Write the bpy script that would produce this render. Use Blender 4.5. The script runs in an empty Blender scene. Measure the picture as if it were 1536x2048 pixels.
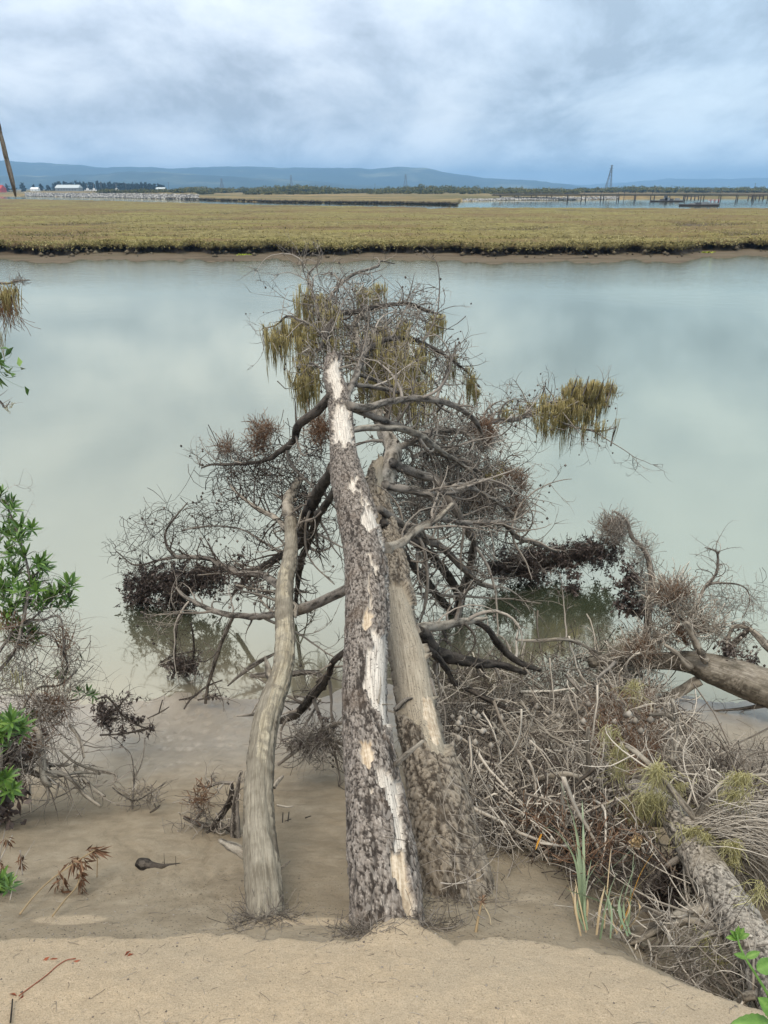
import bpy, math, random
import numpy as np
from mathutils import Vector, Matrix

rng = np.random.default_rng(7)
random.seed(7)
sc = bpy.context.scene
COL = sc.collection

# ------------------------------------------------------------------ camera
H = 3.8                      # eye height above the water
F_PX = 1479.0                # focal length for a 1536 x 2048 frame
PITCH = math.radians(23.6)
cam_d = bpy.data.cameras.new("camera")
cam = bpy.data.objects.new("camera", cam_d); COL.objects.link(cam)
cam.location = (0, 0, H)
cam.rotation_euler = (math.radians(90) - PITCH, 0, 0)
cam_d.sensor_fit = 'VERTICAL'; cam_d.sensor_height = 24.0
cam_d.lens = 24.0 * F_PX / 2048.0
cam_d.clip_start = 0.05; cam_d.clip_end = 30000
sc.camera = cam

# ------------------------------------------------------------------ world
SUN_EL, SUN_AZ = math.radians(68), math.radians(200)     # azimuth clockwise from +Y
w = bpy.data.worlds.new("World"); sc.world = w; w.use_nodes = True
nt = w.node_tree; N = nt.nodes; Lk = nt.links
for n in list(N): N.remove(n)
def wn(t, **k):
    n = N.new(t)
    for a, b in k.items(): setattr(n, a, b)
    return n
out = wn('ShaderNodeOutputWorld'); bg = wn('ShaderNodeBackground')
Lk.new(bg.outputs[0], out.inputs[0])
sky = wn('ShaderNodeTexSky', sky_type='NISHITA'); sky.sun_disc = False
sky.sun_elevation = SUN_EL; sky.sun_rotation = SUN_AZ
geo = wn('ShaderNodeTexCoord')
sep = wn('ShaderNodeSeparateXYZ'); Lk.new(geo.outputs['Generated'], sep.inputs[0])
zc = wn('ShaderNodeMath', operation='MAXIMUM'); Lk.new(sep.outputs[2], zc.inputs[0]); zc.inputs[1].default_value = 0.0
za = wn('ShaderNodeMath', operation='ADD'); Lk.new(zc.outputs[0], za.inputs[0]); za.inputs[1].default_value = 0.30
dx = wn('ShaderNodeMath', operation='DIVIDE'); Lk.new(sep.outputs[0], dx.inputs[0]); Lk.new(za.outputs[0], dx.inputs[1])
dy = wn('ShaderNodeMath', operation='DIVIDE'); Lk.new(sep.outputs[1], dy.inputs[0]); Lk.new(za.outputs[0], dy.inputs[1])
cmb = wn('ShaderNodeCombineXYZ'); Lk.new(dx.outputs[0], cmb.inputs[0]); Lk.new(dy.outputs[0], cmb.inputs[1])
mp = wn('ShaderNodeMapping'); Lk.new(cmb.outputs[0], mp.inputs[0]); mp.inputs['Scale'].default_value = (1.25, 0.85, 1); mp.inputs['Location'].default_value = (3.1, 1.7, 0)
n1 = wn('ShaderNodeTexNoise'); n1.inputs['Scale'].default_value = 1.7; n1.inputs['Detail'].default_value = 8; n1.inputs['Roughness'].default_value = 0.62; n1.inputs['Distortion'].default_value = 0.25
Lk.new(mp.outputs[0], n1.inputs['Vector'])
evn = wn('ShaderNodeMapRange'); Lk.new(zc.outputs[0], evn.inputs[0]); evn.inputs[1].default_value = .12; evn.inputs[2].default_value = .42; evn.inputs[4].default_value = .85
nmx = wn('ShaderNodeMix', data_type='FLOAT'); Lk.new(evn.outputs[0], nmx.inputs[0]); Lk.new(n1.outputs['Fac'], nmx.inputs[2]); nmx.inputs[3].default_value = .53
r1 = wn('ShaderNodeValToRGB'); Lk.new(nmx.outputs[0], r1.inputs[0])
def srgb(r, g, b):
    f = lambda c: (c/255/12.92) if c/255 <= 0.04045 else ((c/255+0.055)/1.055)**2.4
    return (f(r), f(g), f(b), 1)
e = r1.color_ramp.elements
e[0].position = 0.38; e[0].color = srgb(150, 160, 172)
e[1].position = 0.66; e[1].color = srgb(207, 213, 220)
m = e.new(0.47); m.color = srgb(172, 182, 194)
m = e.new(0.56); m.color = srgb(192, 200, 209)
# broad blue thinning of the cloud sheet
n2 = wn('ShaderNodeTexNoise'); n2.inputs['Scale'].default_value = 0.42; n2.inputs['Detail'].default_value = 3
mp2 = wn('ShaderNodeMapping'); Lk.new(cmb.outputs[0], mp2.inputs[0]); mp2.inputs['Location'].default_value = (7.3, 4.0, 2.0)
Lk.new(mp2.outputs[0], n2.inputs['Vector'])
xr = wn('ShaderNodeMath', operation='MULTIPLY_ADD'); Lk.new(sep.outputs[0], xr.inputs[0]); xr.inputs[1].default_value = 0.9; xr.inputs[2].default_value = 0.0
ad = wn('ShaderNodeMath', operation='ADD'); Lk.new(n2.outputs['Fac'], ad.inputs[0]); Lk.new(xr.outputs[0], ad.inputs[1])
mr = wn('ShaderNodeMapRange'); Lk.new(ad.outputs[0], mr.inputs[0]); mr.inputs[1].default_value = 0.35; mr.inputs[2].default_value = 0.85
mxb = wn('ShaderNodeMix', data_type='RGBA', blend_type='MULTIPLY'); Lk.new(mr.outputs[0], mxb.inputs[0])
Lk.new(r1.outputs[0], mxb.inputs[6]); mxb.inputs[7].default_value = (0.90, 0.98, 1.01, 1)
# the clear-sky light that comes through
skm = wn('ShaderNodeMix', data_type='RGBA', blend_type='ADD'); skm.inputs[0].default_value = 1.0
sks = wn('ShaderNodeVectorMath', operation='SCALE'); Lk.new(sky.outputs[0], sks.inputs[0]); sks.inputs['Scale'].default_value = 0.006
Lk.new(mxb.outputs[2], skm.inputs[6]); Lk.new(sks.outputs[0], skm.inputs[7])
# overcast sky: a little brighter overhead than at the horizon
ov = wn('ShaderNodeMath', operation='MULTIPLY_ADD'); Lk.new(zc.outputs[0], ov.inputs[0]); ov.inputs[1].default_value = 1.02; ov.inputs[2].default_value = 0.83
# the cloud sheet thins to a paler strip low over the hills
hb = wn('ShaderNodeMapRange', interpolation_type='SMOOTHSTEP'); Lk.new(zc.outputs[0], hb.inputs[0]); hb.inputs[1].default_value = .085; hb.inputs[2].default_value = .02; hb.inputs[3].default_value = 0; hb.inputs[4].default_value = .30
ov2 = wn('ShaderNodeMath', operation='ADD'); Lk.new(ov.outputs[0], ov2.inputs[0]); Lk.new(hb.outputs[0], ov2.inputs[1])
fin = wn('ShaderNodeVectorMath', operation='SCALE'); Lk.new(skm.outputs[2], fin.inputs[0]); Lk.new(ov2.outputs[0], fin.inputs['Scale'])
# thick cloud overhead is neutral, the thin cloud low down is blue
ntr = wn('ShaderNodeMapRange'); Lk.new(zc.outputs[0], ntr.inputs[0]); ntr.inputs[1].default_value = 0.18; ntr.inputs[2].default_value = 0.75
ntm = wn('ShaderNodeMix', data_type='RGBA', blend_type='MULTIPLY'); Lk.new(ntr.outputs[0], ntm.inputs[0]); Lk.new(fin.outputs[0], ntm.inputs[6]); ntm.inputs[7].default_value = (1.12, 1.0, .84, 1)
Lk.new(ntm.outputs[2], bg.inputs[0]); bg.inputs[1].default_value = 1.10

sun_d = bpy.data.lights.new("sun", 'SUN'); sun = bpy.data.objects.new("sun", sun_d); COL.objects.link(sun)
sun_d.energy = 1.5; sun_d.angle = math.radians(24); sun_d.color = (1.0, 0.87, 0.70)
sd = Vector((math.sin(SUN_AZ)*math.cos(SUN_EL), math.cos(SUN_AZ)*math.cos(SUN_EL), math.sin(SUN_EL)))
sun.rotation_euler = sd.to_track_quat('Z', 'Y').to_euler()

vs = sc.view_settings
sc.display_settings.display_device = 'sRGB'
vs.view_transform = 'Standard'; vs.look = 'None'; vs.exposure = 0.62; vs.gamma = 1; vs.use_curve_mapping = False
sc.cycles.use_denoising = True
sc.cycles.max_bounces = 6; sc.cycles.diffuse_bounces = 3; sc.cycles.glossy_bounces = 3
sc.cycles.transparent_max_bounces = 8; sc.cycles.volume_bounces = 0
sc.cycles.caustics_reflective = False; sc.cycles.caustics_refractive = False

# ------------------------------------------------------------------ helpers
CP, SP = math.cos(PITCH), math.sin(PITCH)
def pt(px, py, D):
    """world point seen at pixel (px,py) of the 1536x2048 frame, D metres ahead along the ground"""
    px = np.asarray(px, float); py = np.asarray(py, float); D = np.asarray(D, float)
    a = (px-768)/F_PX; b = (1024-py)/F_PX
    ry = CP + b*SP; rz = -SP + b*CP
    t = D/ry
    return np.stack([a*t, D+0*a, H + t*rz], -1)
def dep(py, D):
    b = (1024-np.asarray(py, float))/F_PX
    return D/(CP + b*SP)
def tana(py):
    b = (1024-np.asarray(py, float))/F_PX
    return (SP - b*CP)/(CP + b*SP)
def proj(P):
    P = np.asarray(P, float); d = P - np.array([0, 0, H])
    z = d[..., 1]*CP - d[..., 2]*SP
    y = d[..., 1]*SP + d[..., 2]*CP
    return 768 + F_PX*d[..., 0]/z, 1024 - F_PX*y/z

def _h(ix, iy, iz, s):
    n = (ix.astype(np.int64)*374761393 + iy.astype(np.int64)*668265263 + iz.astype(np.int64)*2147483647 + s*1274126177) & 0xffffffff
    n = ((n ^ (n >> 13))*1274126177) & 0xffffffff
    n = ((n ^ (n >> 16))*2246822519) & 0xffffffff
    return ((n ^ (n >> 15)) & 0xffffff)/float(0xffffff)
def vn(x, y, z=0.0, s=0):
    x = np.asarray(x, float); y = np.asarray(y, float); z = np.asarray(z, float) + 0*x
    ix, iy, iz = np.floor(x), np.floor(y), np.floor(z)
    fx, fy, fz = x-ix, y-iy, z-iz
    fx = fx*fx*(3-2*fx); fy = fy*fy*(3-2*fy); fz = fz*fz*(3-2*fz)
    r = 0
    for a in (0, 1):
        for b in (0, 1):
            for c in (0, 1):
                r = r + _h(ix+a, iy+b, iz+c, s)*(fx if a else 1-fx)*(fy if b else 1-fy)*(fz if c else 1-fz)
    return r*2-1
def fbm(x, y, z=0.0, o=4, s=0):
    r = 0; a = 1.0; f = 1.0; t = 0
    for i in range(o):
        r = r + a*vn(np.asarray(x)*f, np.asarray(y)*f, np.asarray(z)*f, s+i); t += a; a *= .5; f *= 2.03
    return r/t
def worley(x, y, s=0):
    """F1, F2, cell value"""
    x = np.asarray(x, float); y = np.asarray(y, float)
    ix, iy = np.floor(x), np.floor(y)
    f1 = np.full(x.shape, 9.0); f2 = np.full(x.shape, 9.0); cv = np.zeros(x.shape)
    for a in (-1, 0, 1):
        for b in (-1, 0, 1):
            cx, cy = ix+a, iy+b
            qx = cx + _h(cx, cy, cx*0, s); qy = cy + _h(cx, cy, cx*0, s+1)
            d = np.hypot(x-qx, y-qy); v = _h(cx, cy, cx*0, s+2)
            m = d < f1
            f2 = np.where(m, f1, np.minimum(f2, d)); cv = np.where(m, v, cv); f1 = np.where(m, d, f1)
    return f1, f2, cv
def sstep(a, b, x):
    t = np.clip((x-a)/(b-a), 0, 1); return t*t*(3-2*t)
def nrm(v):
    return v/np.maximum(np.linalg.norm(v, axis=-1, keepdims=True), 1e-9)

def tag(o, label=None, cat=None, group=None, kind=None):
    if label: o['label'] = label
    if cat: o['category'] = cat
    if group: o['group'] = group
    if kind: o['kind'] = kind
    return o
def thing(name, loc, label, cat, group=None):
    o = bpy.data.objects.new(name, None); COL.objects.link(o); o.location = [float(v) for v in loc]
    o.empty_display_size = 0.1
    return tag(o, label, cat, group)
def mesh(name, V, Q=None, T=None, attrs=None, smooth=True):
    me = bpy.data.meshes.new(name)
    V = np.asarray(V, np.float32)
    nq = 0 if Q is None else len(Q); ntr = 0 if T is None else len(T)
    me.vertices.add(len(V)); me.vertices.foreach_set('co', V.ravel())
    loops = []
    if nq: loops.append(np.asarray(Q, np.int32).ravel())
    if ntr: loops.append(np.asarray(T, np.int32).ravel())
    lp = np.concatenate(loops) if loops else np.zeros(0, np.int32)
    me.loops.add(len(lp)); me.loops.foreach_set('vertex_index', lp)
    st = np.concatenate([np.arange(nq)*4, nq*4 + np.arange(ntr)*3]).astype(np.int32)
    me.polygons.add(nq+ntr); me.polygons.foreach_set('loop_start', st)
    me.polygons.foreach_set('loop_total', np.concatenate([np.full(nq, 4), np.full(ntr, 3)]).astype(np.int32))
    me.polygons.foreach_set('use_smooth', np.full(nq+ntr, bool(smooth)))
    me.update(calc_edges=True)
    for k, v in (attrs or {}).items():
        at = me.attributes.new(k, 'FLOAT', 'POINT'); at.data.foreach_set('value', np.asarray(v, np.float32).ravel())
    return me
def obj(name, me, mat, parent=None, kind=None, label=None, cat=None, group=None, loc=None):
    o = bpy.data.objects.new(name, me); COL.objects.link(o)
    if mat is not None and len(me.materials) == 0: me.materials.append(mat)
    if parent is not None:
        o.parent = parent
        if loc is None:
            base = Vector((0, 0, 0)); p = parent
            while p is not None: base += p.location; p = p.parent
            o.location = -base
        else: o.location = loc
    elif loc is not None: o.location = loc
    return tag(o, label, cat, group, kind)

class Acc:
    """collects tubes, leaves and boxes (world coordinates) for ONE mesh object"""
    def __init__(s): s.V = []; s.Q = []; s.T = []; s.A = []; s.n = 0
    def add(s, V, Q=None, T=None, v=0.5):
        V = np.asarray(V, float).reshape(-1, 3)
        if Q is not None and len(Q): s.Q.append(np.asarray(Q)+s.n)
        if T is not None and len(T): s.T.append(np.asarray(T)+s.n)
        s.V.append(V); s.A.append(np.zeros(len(V))+v); s.n += len(V); return s
    def tubes(s, P, R, sides=3, v=None):
        P = np.asarray(P, float); R = np.asarray(R, float)
        if P.ndim == 2: P = P[None]; R = R[None]
        n, K, _ = P.shape
        if v is None: v = rng.random(n)
        T = np.gradient(P, axis=1); T = nrm(T)
        mt = T.mean(1); ref = np.zeros((n, 3)); ref[np.arange(n), np.argmin(np.abs(mt), 1)] = 1
        A = nrm(np.cross(T, ref[:, None, :])); B = np.cross(T, A)
        th = np.arange(sides)/sides*2*np.pi
        ring = A[:, :, None, :]*np.cos(th)[None, None, :, None] + B[:, :, None, :]*np.sin(th)[None, None, :, None]
        V = P[:, :, None, :] + ring*R[:, :, None, None]
        idx = np.arange(n*K*sides).reshape(n, K, sides)
        a = idx[:, :-1, :]; b = np.roll(a, -1, 2); d = idx[:, 1:, :]; c = np.roll(d, -1, 2)
        Q = np.stack([a, b, c, d], -1).reshape(-1, 4)
        Tt = []
        if sides > 3:
            for k in range(1, sides-1):
                Tt.append(np.stack([idx[:, 0, 0], idx[:, 0, k+1], idx[:, 0, k]], -1))
                Tt.append(np.stack([idx[:, -1, 0], idx[:, -1, k], idx[:, -1, k+1]], -1))
            Tt = np.concatenate(Tt)
        else: Tt = np.concatenate([idx[:, 0, ::-1], idx[:, -1, :]])
        s.add(V.reshape(-1, 3), Q, Tt, np.repeat(np.asarray(v), K*sides)); return s
    def leaves(s, C, Dr, Ln, W, v=None, fold=0.25):
        """diamond leaves: centre-base C, direction Dr, length, width"""
        n = len(C); Dr = nrm(Dr); r = nrm(rng.normal(size=(n, 3))); S = nrm(np.cross(Dr, r)); U = np.cross(S, Dr)
        Ln = np.broadcast_to(Ln, (n,))[:, None]; W = np.broadcast_to(W, (n,))[:, None]
        mid = C + Dr*Ln*.5
        V = np.stack([C, mid+S*W*.5+U*W*fold, C+Dr*Ln, mid-S*W*.5+U*W*fold], 1)
        i = np.arange(n*4).reshape(n, 4)
        if v is None: v = rng.random(n)
        T = np.concatenate([i[:, [0, 1, 2]], i[:, [0, 2, 3]]])
        s.add(V.reshape(-1, 3), None, T, np.repeat(v, 4)); return s
    def blobs(s, C, R, v=None, sq=1.4):
        n = len(C); R = np.broadcast_to(R, (n,))
        o = np.array([[1, 0, 0], [-1, 0, 0], [0, 1, 0], [0, -1, 0], [0, 0, sq], [0, 0, -sq]], float)
        V = C[:, None, :] + o[None]*R[:, None, None]
        f = np.array([[0, 2, 4], [2, 1, 4], [1, 3, 4], [3, 0, 4], [2, 0, 5], [1, 2, 5], [3, 1, 5], [0, 3, 5]])
        T = (f[None] + (np.arange(n)*6)[:, None, None]).reshape(-1, 3)
        if v is None: v = rng.random(n)
        s.add(V.reshape(-1, 3), None, T, np.repeat(v, 6)); return s
    def box(s, c, size, rz=0.0, rx=0.0, v=.5):
        c = np.array(c, float); h = np.array(size, float)/2
        o = np.array([[x, y, z] for x in (-1, 1) for y in (-1, 1) for z in (-1, 1)])*h
        if rx: o = o @ np.array([[1, 0, 0], [0, math.cos(rx), -math.sin(rx)], [0, math.sin(rx), math.cos(rx)]]).T
        if rz: o = o @ np.array([[math.cos(rz), -math.sin(rz), 0], [math.sin(rz), math.cos(rz), 0], [0, 0, 1]]).T
        Q = [[0, 1, 3, 2], [4, 6, 7, 5], [0, 4, 5, 1], [2, 3, 7, 6], [0, 2, 6, 4], [1, 5, 7, 3]]
        s.add(c+o, Q, None, v); return s
    def build(s, name, mat, parent=None, smooth=True, **k):
        if not s.V: return None
        V = np.concatenate(s.V)
        Q = np.concatenate(s.Q) if s.Q else None; T = np.concatenate(s.T) if s.T else None
        me = mesh(name, V, Q, T, {'v': np.concatenate(s.A)}, smooth)
        return obj(name, me, mat, parent, **k)

def cat_rom(P, n):
    P = np.asarray(P, float); k = len(P)
    if k == 2: return P[0] + (P[1]-P[0])*np.linspace(0, 1, n)[:, None]
    Q = np.vstack([2*P[0]-P[1], P, 2*P[-1]-P[-2]])
    seg = np.r_[0, np.cumsum(np.linalg.norm(np.diff(P[:, :3], axis=0), axis=1))]; u = np.interp(np.linspace(0, seg[-1], n), seg, np.arange(k))
    i = np.minimum(u.astype(int), k-2); t = (u-i)[:, None]
    a, b, c, d = Q[i], Q[i+1], Q[i+2], Q[i+3]
    return .5*((2*b) + (c-a)*t + (2*a-5*b+4*c-d)*t**2 + (3*b-a-3*c+d)*t**3)
def grow(P0, D0, L, K=6, curl=.4, grav=0.0, jit=.12):
    """N curved strands; curl bends steadily about a random axis, grav > 0 bends them upward"""
    n = len(P0); d = nrm(D0); P = [P0]; ax = nrm(rng.normal(size=(n, 3)))
    L = np.broadcast_to(L, (n,)); st = (L/(K-1))[:, None]; cu = (curl*(rng.random(n)*1.2+.2))[:, None]
    for k in range(K-1):
        d = nrm(d + cu*np.cross(ax, d) + rng.normal(size=(n, 3))*jit + np.array([0, 0, 1.0])*grav)
        P.append(P[-1]+d*st)
    return np.stack(P, 1)
def sprout(batch, n, L, ang=(.5, 1.2), K=6, rr=.5, rmax=.02, rmin=.0012, curl=.35, grav=.05, jit=.1, tr=(.15, 1.0), tip=.25):
    """side shoots from a batch (P[N,K,3], R[N,K])"""
    P, R = batch; m, KK, _ = P.shape
    ln = np.linalg.norm(np.diff(P, axis=1), axis=2).sum(1); i = rng.choice(m, n, p=ln/ln.sum())
    t = (tr[0]+(tr[1]-tr[0])*rng.random(n))*(KK-1); a = np.minimum(t.astype(int), KK-2); f = (t-a)
    p = P[i, a]*(1-f)[:, None] + P[i, a+1]*f[:, None]; r = R[i, a]*(1-f)+R[i, a+1]*f
    tg = nrm(P[i, a+1]-P[i, a]); pe = nrm(np.cross(tg, rng.normal(size=(n, 3))))
    an = (ang[0]+(ang[1]-ang[0])*rng.random(n))[:, None]
    l = (L[0]+(L[1]-L[0])*rng.random(n)**1.6)*(1-.35*t/(KK-1))
    Q = grow(p, tg*np.cos(an)+pe*np.sin(an), l, K, curl, grav, jit)
    r0 = np.clip(r*rr, rmin, rmax)
    return Q, r0[:, None]*np.linspace(1, tip, K)[None, :]
def merge(*bs):
    K = max(b[0].shape[1] for b in bs); o = []; r = []
    for P, R in bs:
        k = P.shape[1]
        if k != K:
            u = np.linspace(0, k-1, K); a = np.minimum(u.astype(int), k-2); f = u-a
            P = P[:, a]*(1-f)[None, :, None]+P[:, a+1]*f[None, :, None]; R = R[:, a]*(1-f)[None]+R[:, a+1]*f[None]
        o.append(P); r.append(R)
    return np.concatenate(o), np.concatenate(r)
def cloud(px, py, D, rx, ry, rd, n):
    """n points in an ellipsoid: radii in pixels across / up and metres in depth"""
    u = nrm(rng.normal(size=(n, 3)))*(rng.random(n)**.45)[:, None]
    s = (1+.55*fbm(u[:, 0]*2.2+px, u[:, 1]*2.2+py, u[:, 2]*2, 2, 77))[:, None]; u = u*s
    return pt(px+u[:, 0]*rx, py+u[:, 1]*ry, D+u[:, 2]*rd)

# ------------------------------------------------------------------ terrain
_PY = np.array([-40, -5, 0, 1.1, 1.45, 1.62, 1.85, 2.9, 4.0, 4.7, 5.3, 8, 14, 30.])
_PZ = np.array([2.6, 2.3, 2.13, 2.02, 1.84, 1.71, 1.54, .90, .30, .045, -.045, -.5, -1.5, -2])
_EX = np.array([-40, -3, -1.19, -.9, -.5, -.2, -.08, 0, .08, .13, .2, .3, .4, .5, .65, .85, 1.2, 2, 40])
_EY = np.array([1.55, 1.5, 1.49, 1.46, 1.48, 1.45, 1.44, 1.56, 1.57, 1.50, 1.41, 1.46, 1.47, 1.43, 1.34, 1.2, 1.0, .8, .8])
def zp(Y):
    r = 0
    for o in (-.12, 0, .12): r = r + np.interp(np.asarray(Y)+o, _PY, _PZ)/3
    return r
_tD = np.linspace(.6, 5.2, 1500); _tT = (H-zp(_tD))/_tD
def gD(py):                     # distance at which the bank (or the water) is seen in row py
    t = tana(py)
    return np.where(t < H/5.0, H/np.maximum(t, 1e-4), np.interp(-t, -_tT, _tD))
def dryness(X, Y):
    e = np.interp(X, _EX, _EY) + .040*fbm(X*6, Y*6, s=5) + .024*fbm(X*25, Y*25, s=6, o=4)
    d = sstep(-.008, .012, e-Y)
    # two tongues of dry sand left further down
    for (a, b, ra, rb) in ((-.97, 1.60, .11, .035), (-.22, 1.575, .13, .03)):
        q = ((X-a)/ra)**2 + ((Y-b)/rb)**2 + .9*fbm(X*14, Y*14, s=8)
        d = np.maximum(d, sstep(1.15, .85, q))
    return d
def tz(X, Y, fine=True):
    X = np.asarray(X, float); Y = np.asarray(Y, float)
    z = zp(Y) + .05*fbm(X*.9, Y*.9, s=1)*sstep(1.2, 2.5, Y)*sstep(7, 5, Y) + .12*fbm(X*.15, Y*.3, s=2)*sstep(3, 12, np.abs(X))
    e = np.interp(X, _EX, _EY)
    z = z - .26*sstep(.5, 1.1, X)*sstep(-.05, .25, Y-e)*sstep(3.4, 2.0, Y)
    z = z + .03*np.exp(-(((X-.02)/.10)**2+((Y-1.52)/.07)**2))*(1+.6*fbm(X*16, Y*16, s=9)) + .03*np.exp(-(((X+.37)/.09)**2+((Y-1.60)/.06)**2))
    z = z + .016*(sstep(-.008, .012, e + .040*fbm(X*6, Y*6, s=5) + .024*fbm(X*25, Y*25, s=6, o=4) - Y)-.5)*sstep(2.2, 1.7, Y)*sstep(0.3, .9, Y)
    z = z - .03*np.exp(-((X-.0)/.12)**2)*sstep(1.75, 2.1, Y)*sstep(3.6, 2.6, Y)
    if fine:
        near = sstep(8, 4, Y)
        mud = sstep(1.5, 1.8, Y)
        z = z + near*((.010-.007*sstep(3.8, 4.8, Y))*fbm(X*5, Y*5, s=11, o=4)*mud + .0035*fbm(X*26, Y*26, s=12, o=3))
        # flow wrinkles across the slope
        wr = np.sin((Y*38 + 5*fbm(X*2.2, Y*2.2, s=13)*2 + X*9))
        z = z + .0045*wr*mud*sstep(4.3, 2.6, Y)*sstep(-.25, .4, fbm(X*1.6, Y*1.6, s=14))
        rill = np.abs(fbm(X*7+2*fbm(X*2, Y*2, s=16), Y*1.3, s=15, o=3)); z = z - .010*sstep(.10, .0, rill)*mud*sstep(4.8, 3.4, Y)*sstep(-.1, .3, fbm(X*1.1+5, Y*.9, s=17))
        g1, g2, gv = worley(X*38, Y*38, s=23); z = z + .0035*sstep(.35, .1, g1)*(gv > .80)*sstep(1.50, 1.62, Y)*sstep(2.4, 1.9, Y) + .0016*(1-g1)*sstep(2.6, 2.0, Y)
        # pits of the wet flat
        f1, f2, cv = worley(X*11, Y*8, s=20)
        z = z - .013*sstep(.40, .06, f1)*(cv > .35)*sstep(2.9, 3.6, Y)*sstep(6, 4.9, Y)*sstep(-.5, .1, fbm(X*.8, Y*.8, s=21))
    return z
def gp(px, py, up=0.0):
    """point of the bank surface (or the water) seen at a pixel"""
    D = float(gD(py))
    for _ in range(12):
        p = pt(px, py, D); z = max(float(tz(p[0], p[1])), 0.0)
        D += ((H - z)/float(tana(py)) - D)*.5
    p = pt(px, py, D); p[2] += up
    return p

# ------------------------------------------------------------------ materials
class Mt:
    def __init__(s, name, rough=.85, spec=.3):
        s.m = bpy.data.materials.new(name); s.m.use_nodes = True; s.t = s.m.node_tree; s.n = s.t.nodes
        s.b = s.n['Principled BSDF']; s.b.inputs['Roughness'].default_value = rough
        s.b.inputs['Specular IOR Level'].default_value = spec
        s.tc = s.n.new('ShaderNodeTexCoord')
    def N(s, t, **k):
        n = s.n.new(t)
        for a, b in k.items(): setattr(n, a, b)
        return n
    def L(s, a, b): s.t.links.new(a, b); return s
    def map(s, scale=(1, 1, 1)):
        m = s.N('ShaderNodeMapping'); s.L(s.tc.outputs['Object'], m.inputs[0]); m.inputs['Scale'].default_value = scale; return m.outputs[0]
    def noise(s, scale, detail=4, rough=.55, vec=None, dist=0):
        n = s.N('ShaderNodeTexNoise'); n.inputs['Scale'].default_value = scale; n.inputs['Detail'].default_value = detail
        n.inputs['Roughness'].default_value = rough; n.inputs['Distortion'].default_value = dist
        s.L(vec if vec is not None else s.tc.outputs['Object'], n.inputs['Vector']); return n.outputs['Fac']
    def vor(s, scale, feature='F1', vec=None, out='Distance', rnd=1):
        n = s.N('ShaderNodeTexVoronoi', feature=feature); n.inputs['Scale'].default_value = scale; n.inputs['Randomness'].default_value = rnd
        s.L(vec if vec is not None else s.tc.outputs['Object'], n.inputs['Vector']); return n.outputs[out]
    def ramp(s, f, stops, interp='LINEAR'):
        r = s.N('ShaderNodeValToRGB'); s.L(f, r.inputs[0]); e = r.color_ramp.elements; r.color_ramp.interpolation = interp
        e[0].position = stops[0][0]; e[0].color = stops[0][1]; e[1].position = stops[-1][0]; e[1].color = stops[-1][1]
        for p, c in stops[1:-1]: x = e.new(p); x.color = c
        return r.outputs[0]
    def mix(s, f, a, b, mode='MIX'):
        m = s.N('ShaderNodeMix', data_type='RGBA', blend_type=mode)
        if isinstance(f, (int, float)): m.inputs[0].default_value = f
        else: s.L(f, m.inputs[0])
        for x, i in ((a, 6), (b, 7)):
            if isinstance(x, tuple): m.inputs[i].default_value = x
            else: s.L(x, m.inputs[i])
        return m.outputs[2]
    def math(s, op, a, b=0.0, c=None):
        m = s.N('ShaderNodeMath', operation=op)
        for i, x in enumerate((a, b) if c is None else (a, b, c)):
            if isinstance(x, (int, float)): m.inputs[i].default_value = x
            else: s.L(x, m.inputs[i])
        return m.outputs[0]
    def attr(s, name):
        a = s.N('ShaderNodeAttribute'); a.attribute_name = name; return a.outputs['Fac']
    def rnge(s, f, a, b, c=0.0, d=1.0):
        r = s.N('ShaderNodeMapRange'); s.L(f, r.inputs[0])
        for i, x in enumerate((a, b, c, d)): r.inputs[i+1].default_value = x
        return r.outputs[0]
    def col(s, c):
        if isinstance(c, tuple): s.b.inputs['Base Color'].default_value = c
        else: s.L(c, s.b.inputs['Base Color'])
        return s
    def bump(s, h, strength=.5, dist=.01):
        b = s.N('ShaderNodeBump'); b.inputs['Strength'].default_value = strength; b.inputs['Distance'].default_value = dist
        s.L(h, b.inputs['Height']); s.L(b.outputs[0], s.b.inputs['Normal']); return s
def C(r, g, b): return (r, g, b, 1)
def _attr_vec(s, name):
    a = s.N('ShaderNodeAttribute'); a.attribute_name = name; return a.outputs['Vector']
Mt.attr_vec = _attr_vec

def simple(name, stops, rough=.85, spec=.25, scale=30, vw=.7, bump=0.0, bd=.002):
    """colour from the per-strand value v mixed with a fine noise"""
    m = Mt(name, rough, spec)
    f = m.math('ADD', m.math('MULTIPLY', m.attr('v'), vw), m.math('MULTIPLY', m.noise(scale, 3), 1-vw))
    m.col(m.ramp(f, stops))
    if bump: m.bump(m.noise(scale*4, 3), bump, bd)
    return m.m

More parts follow.
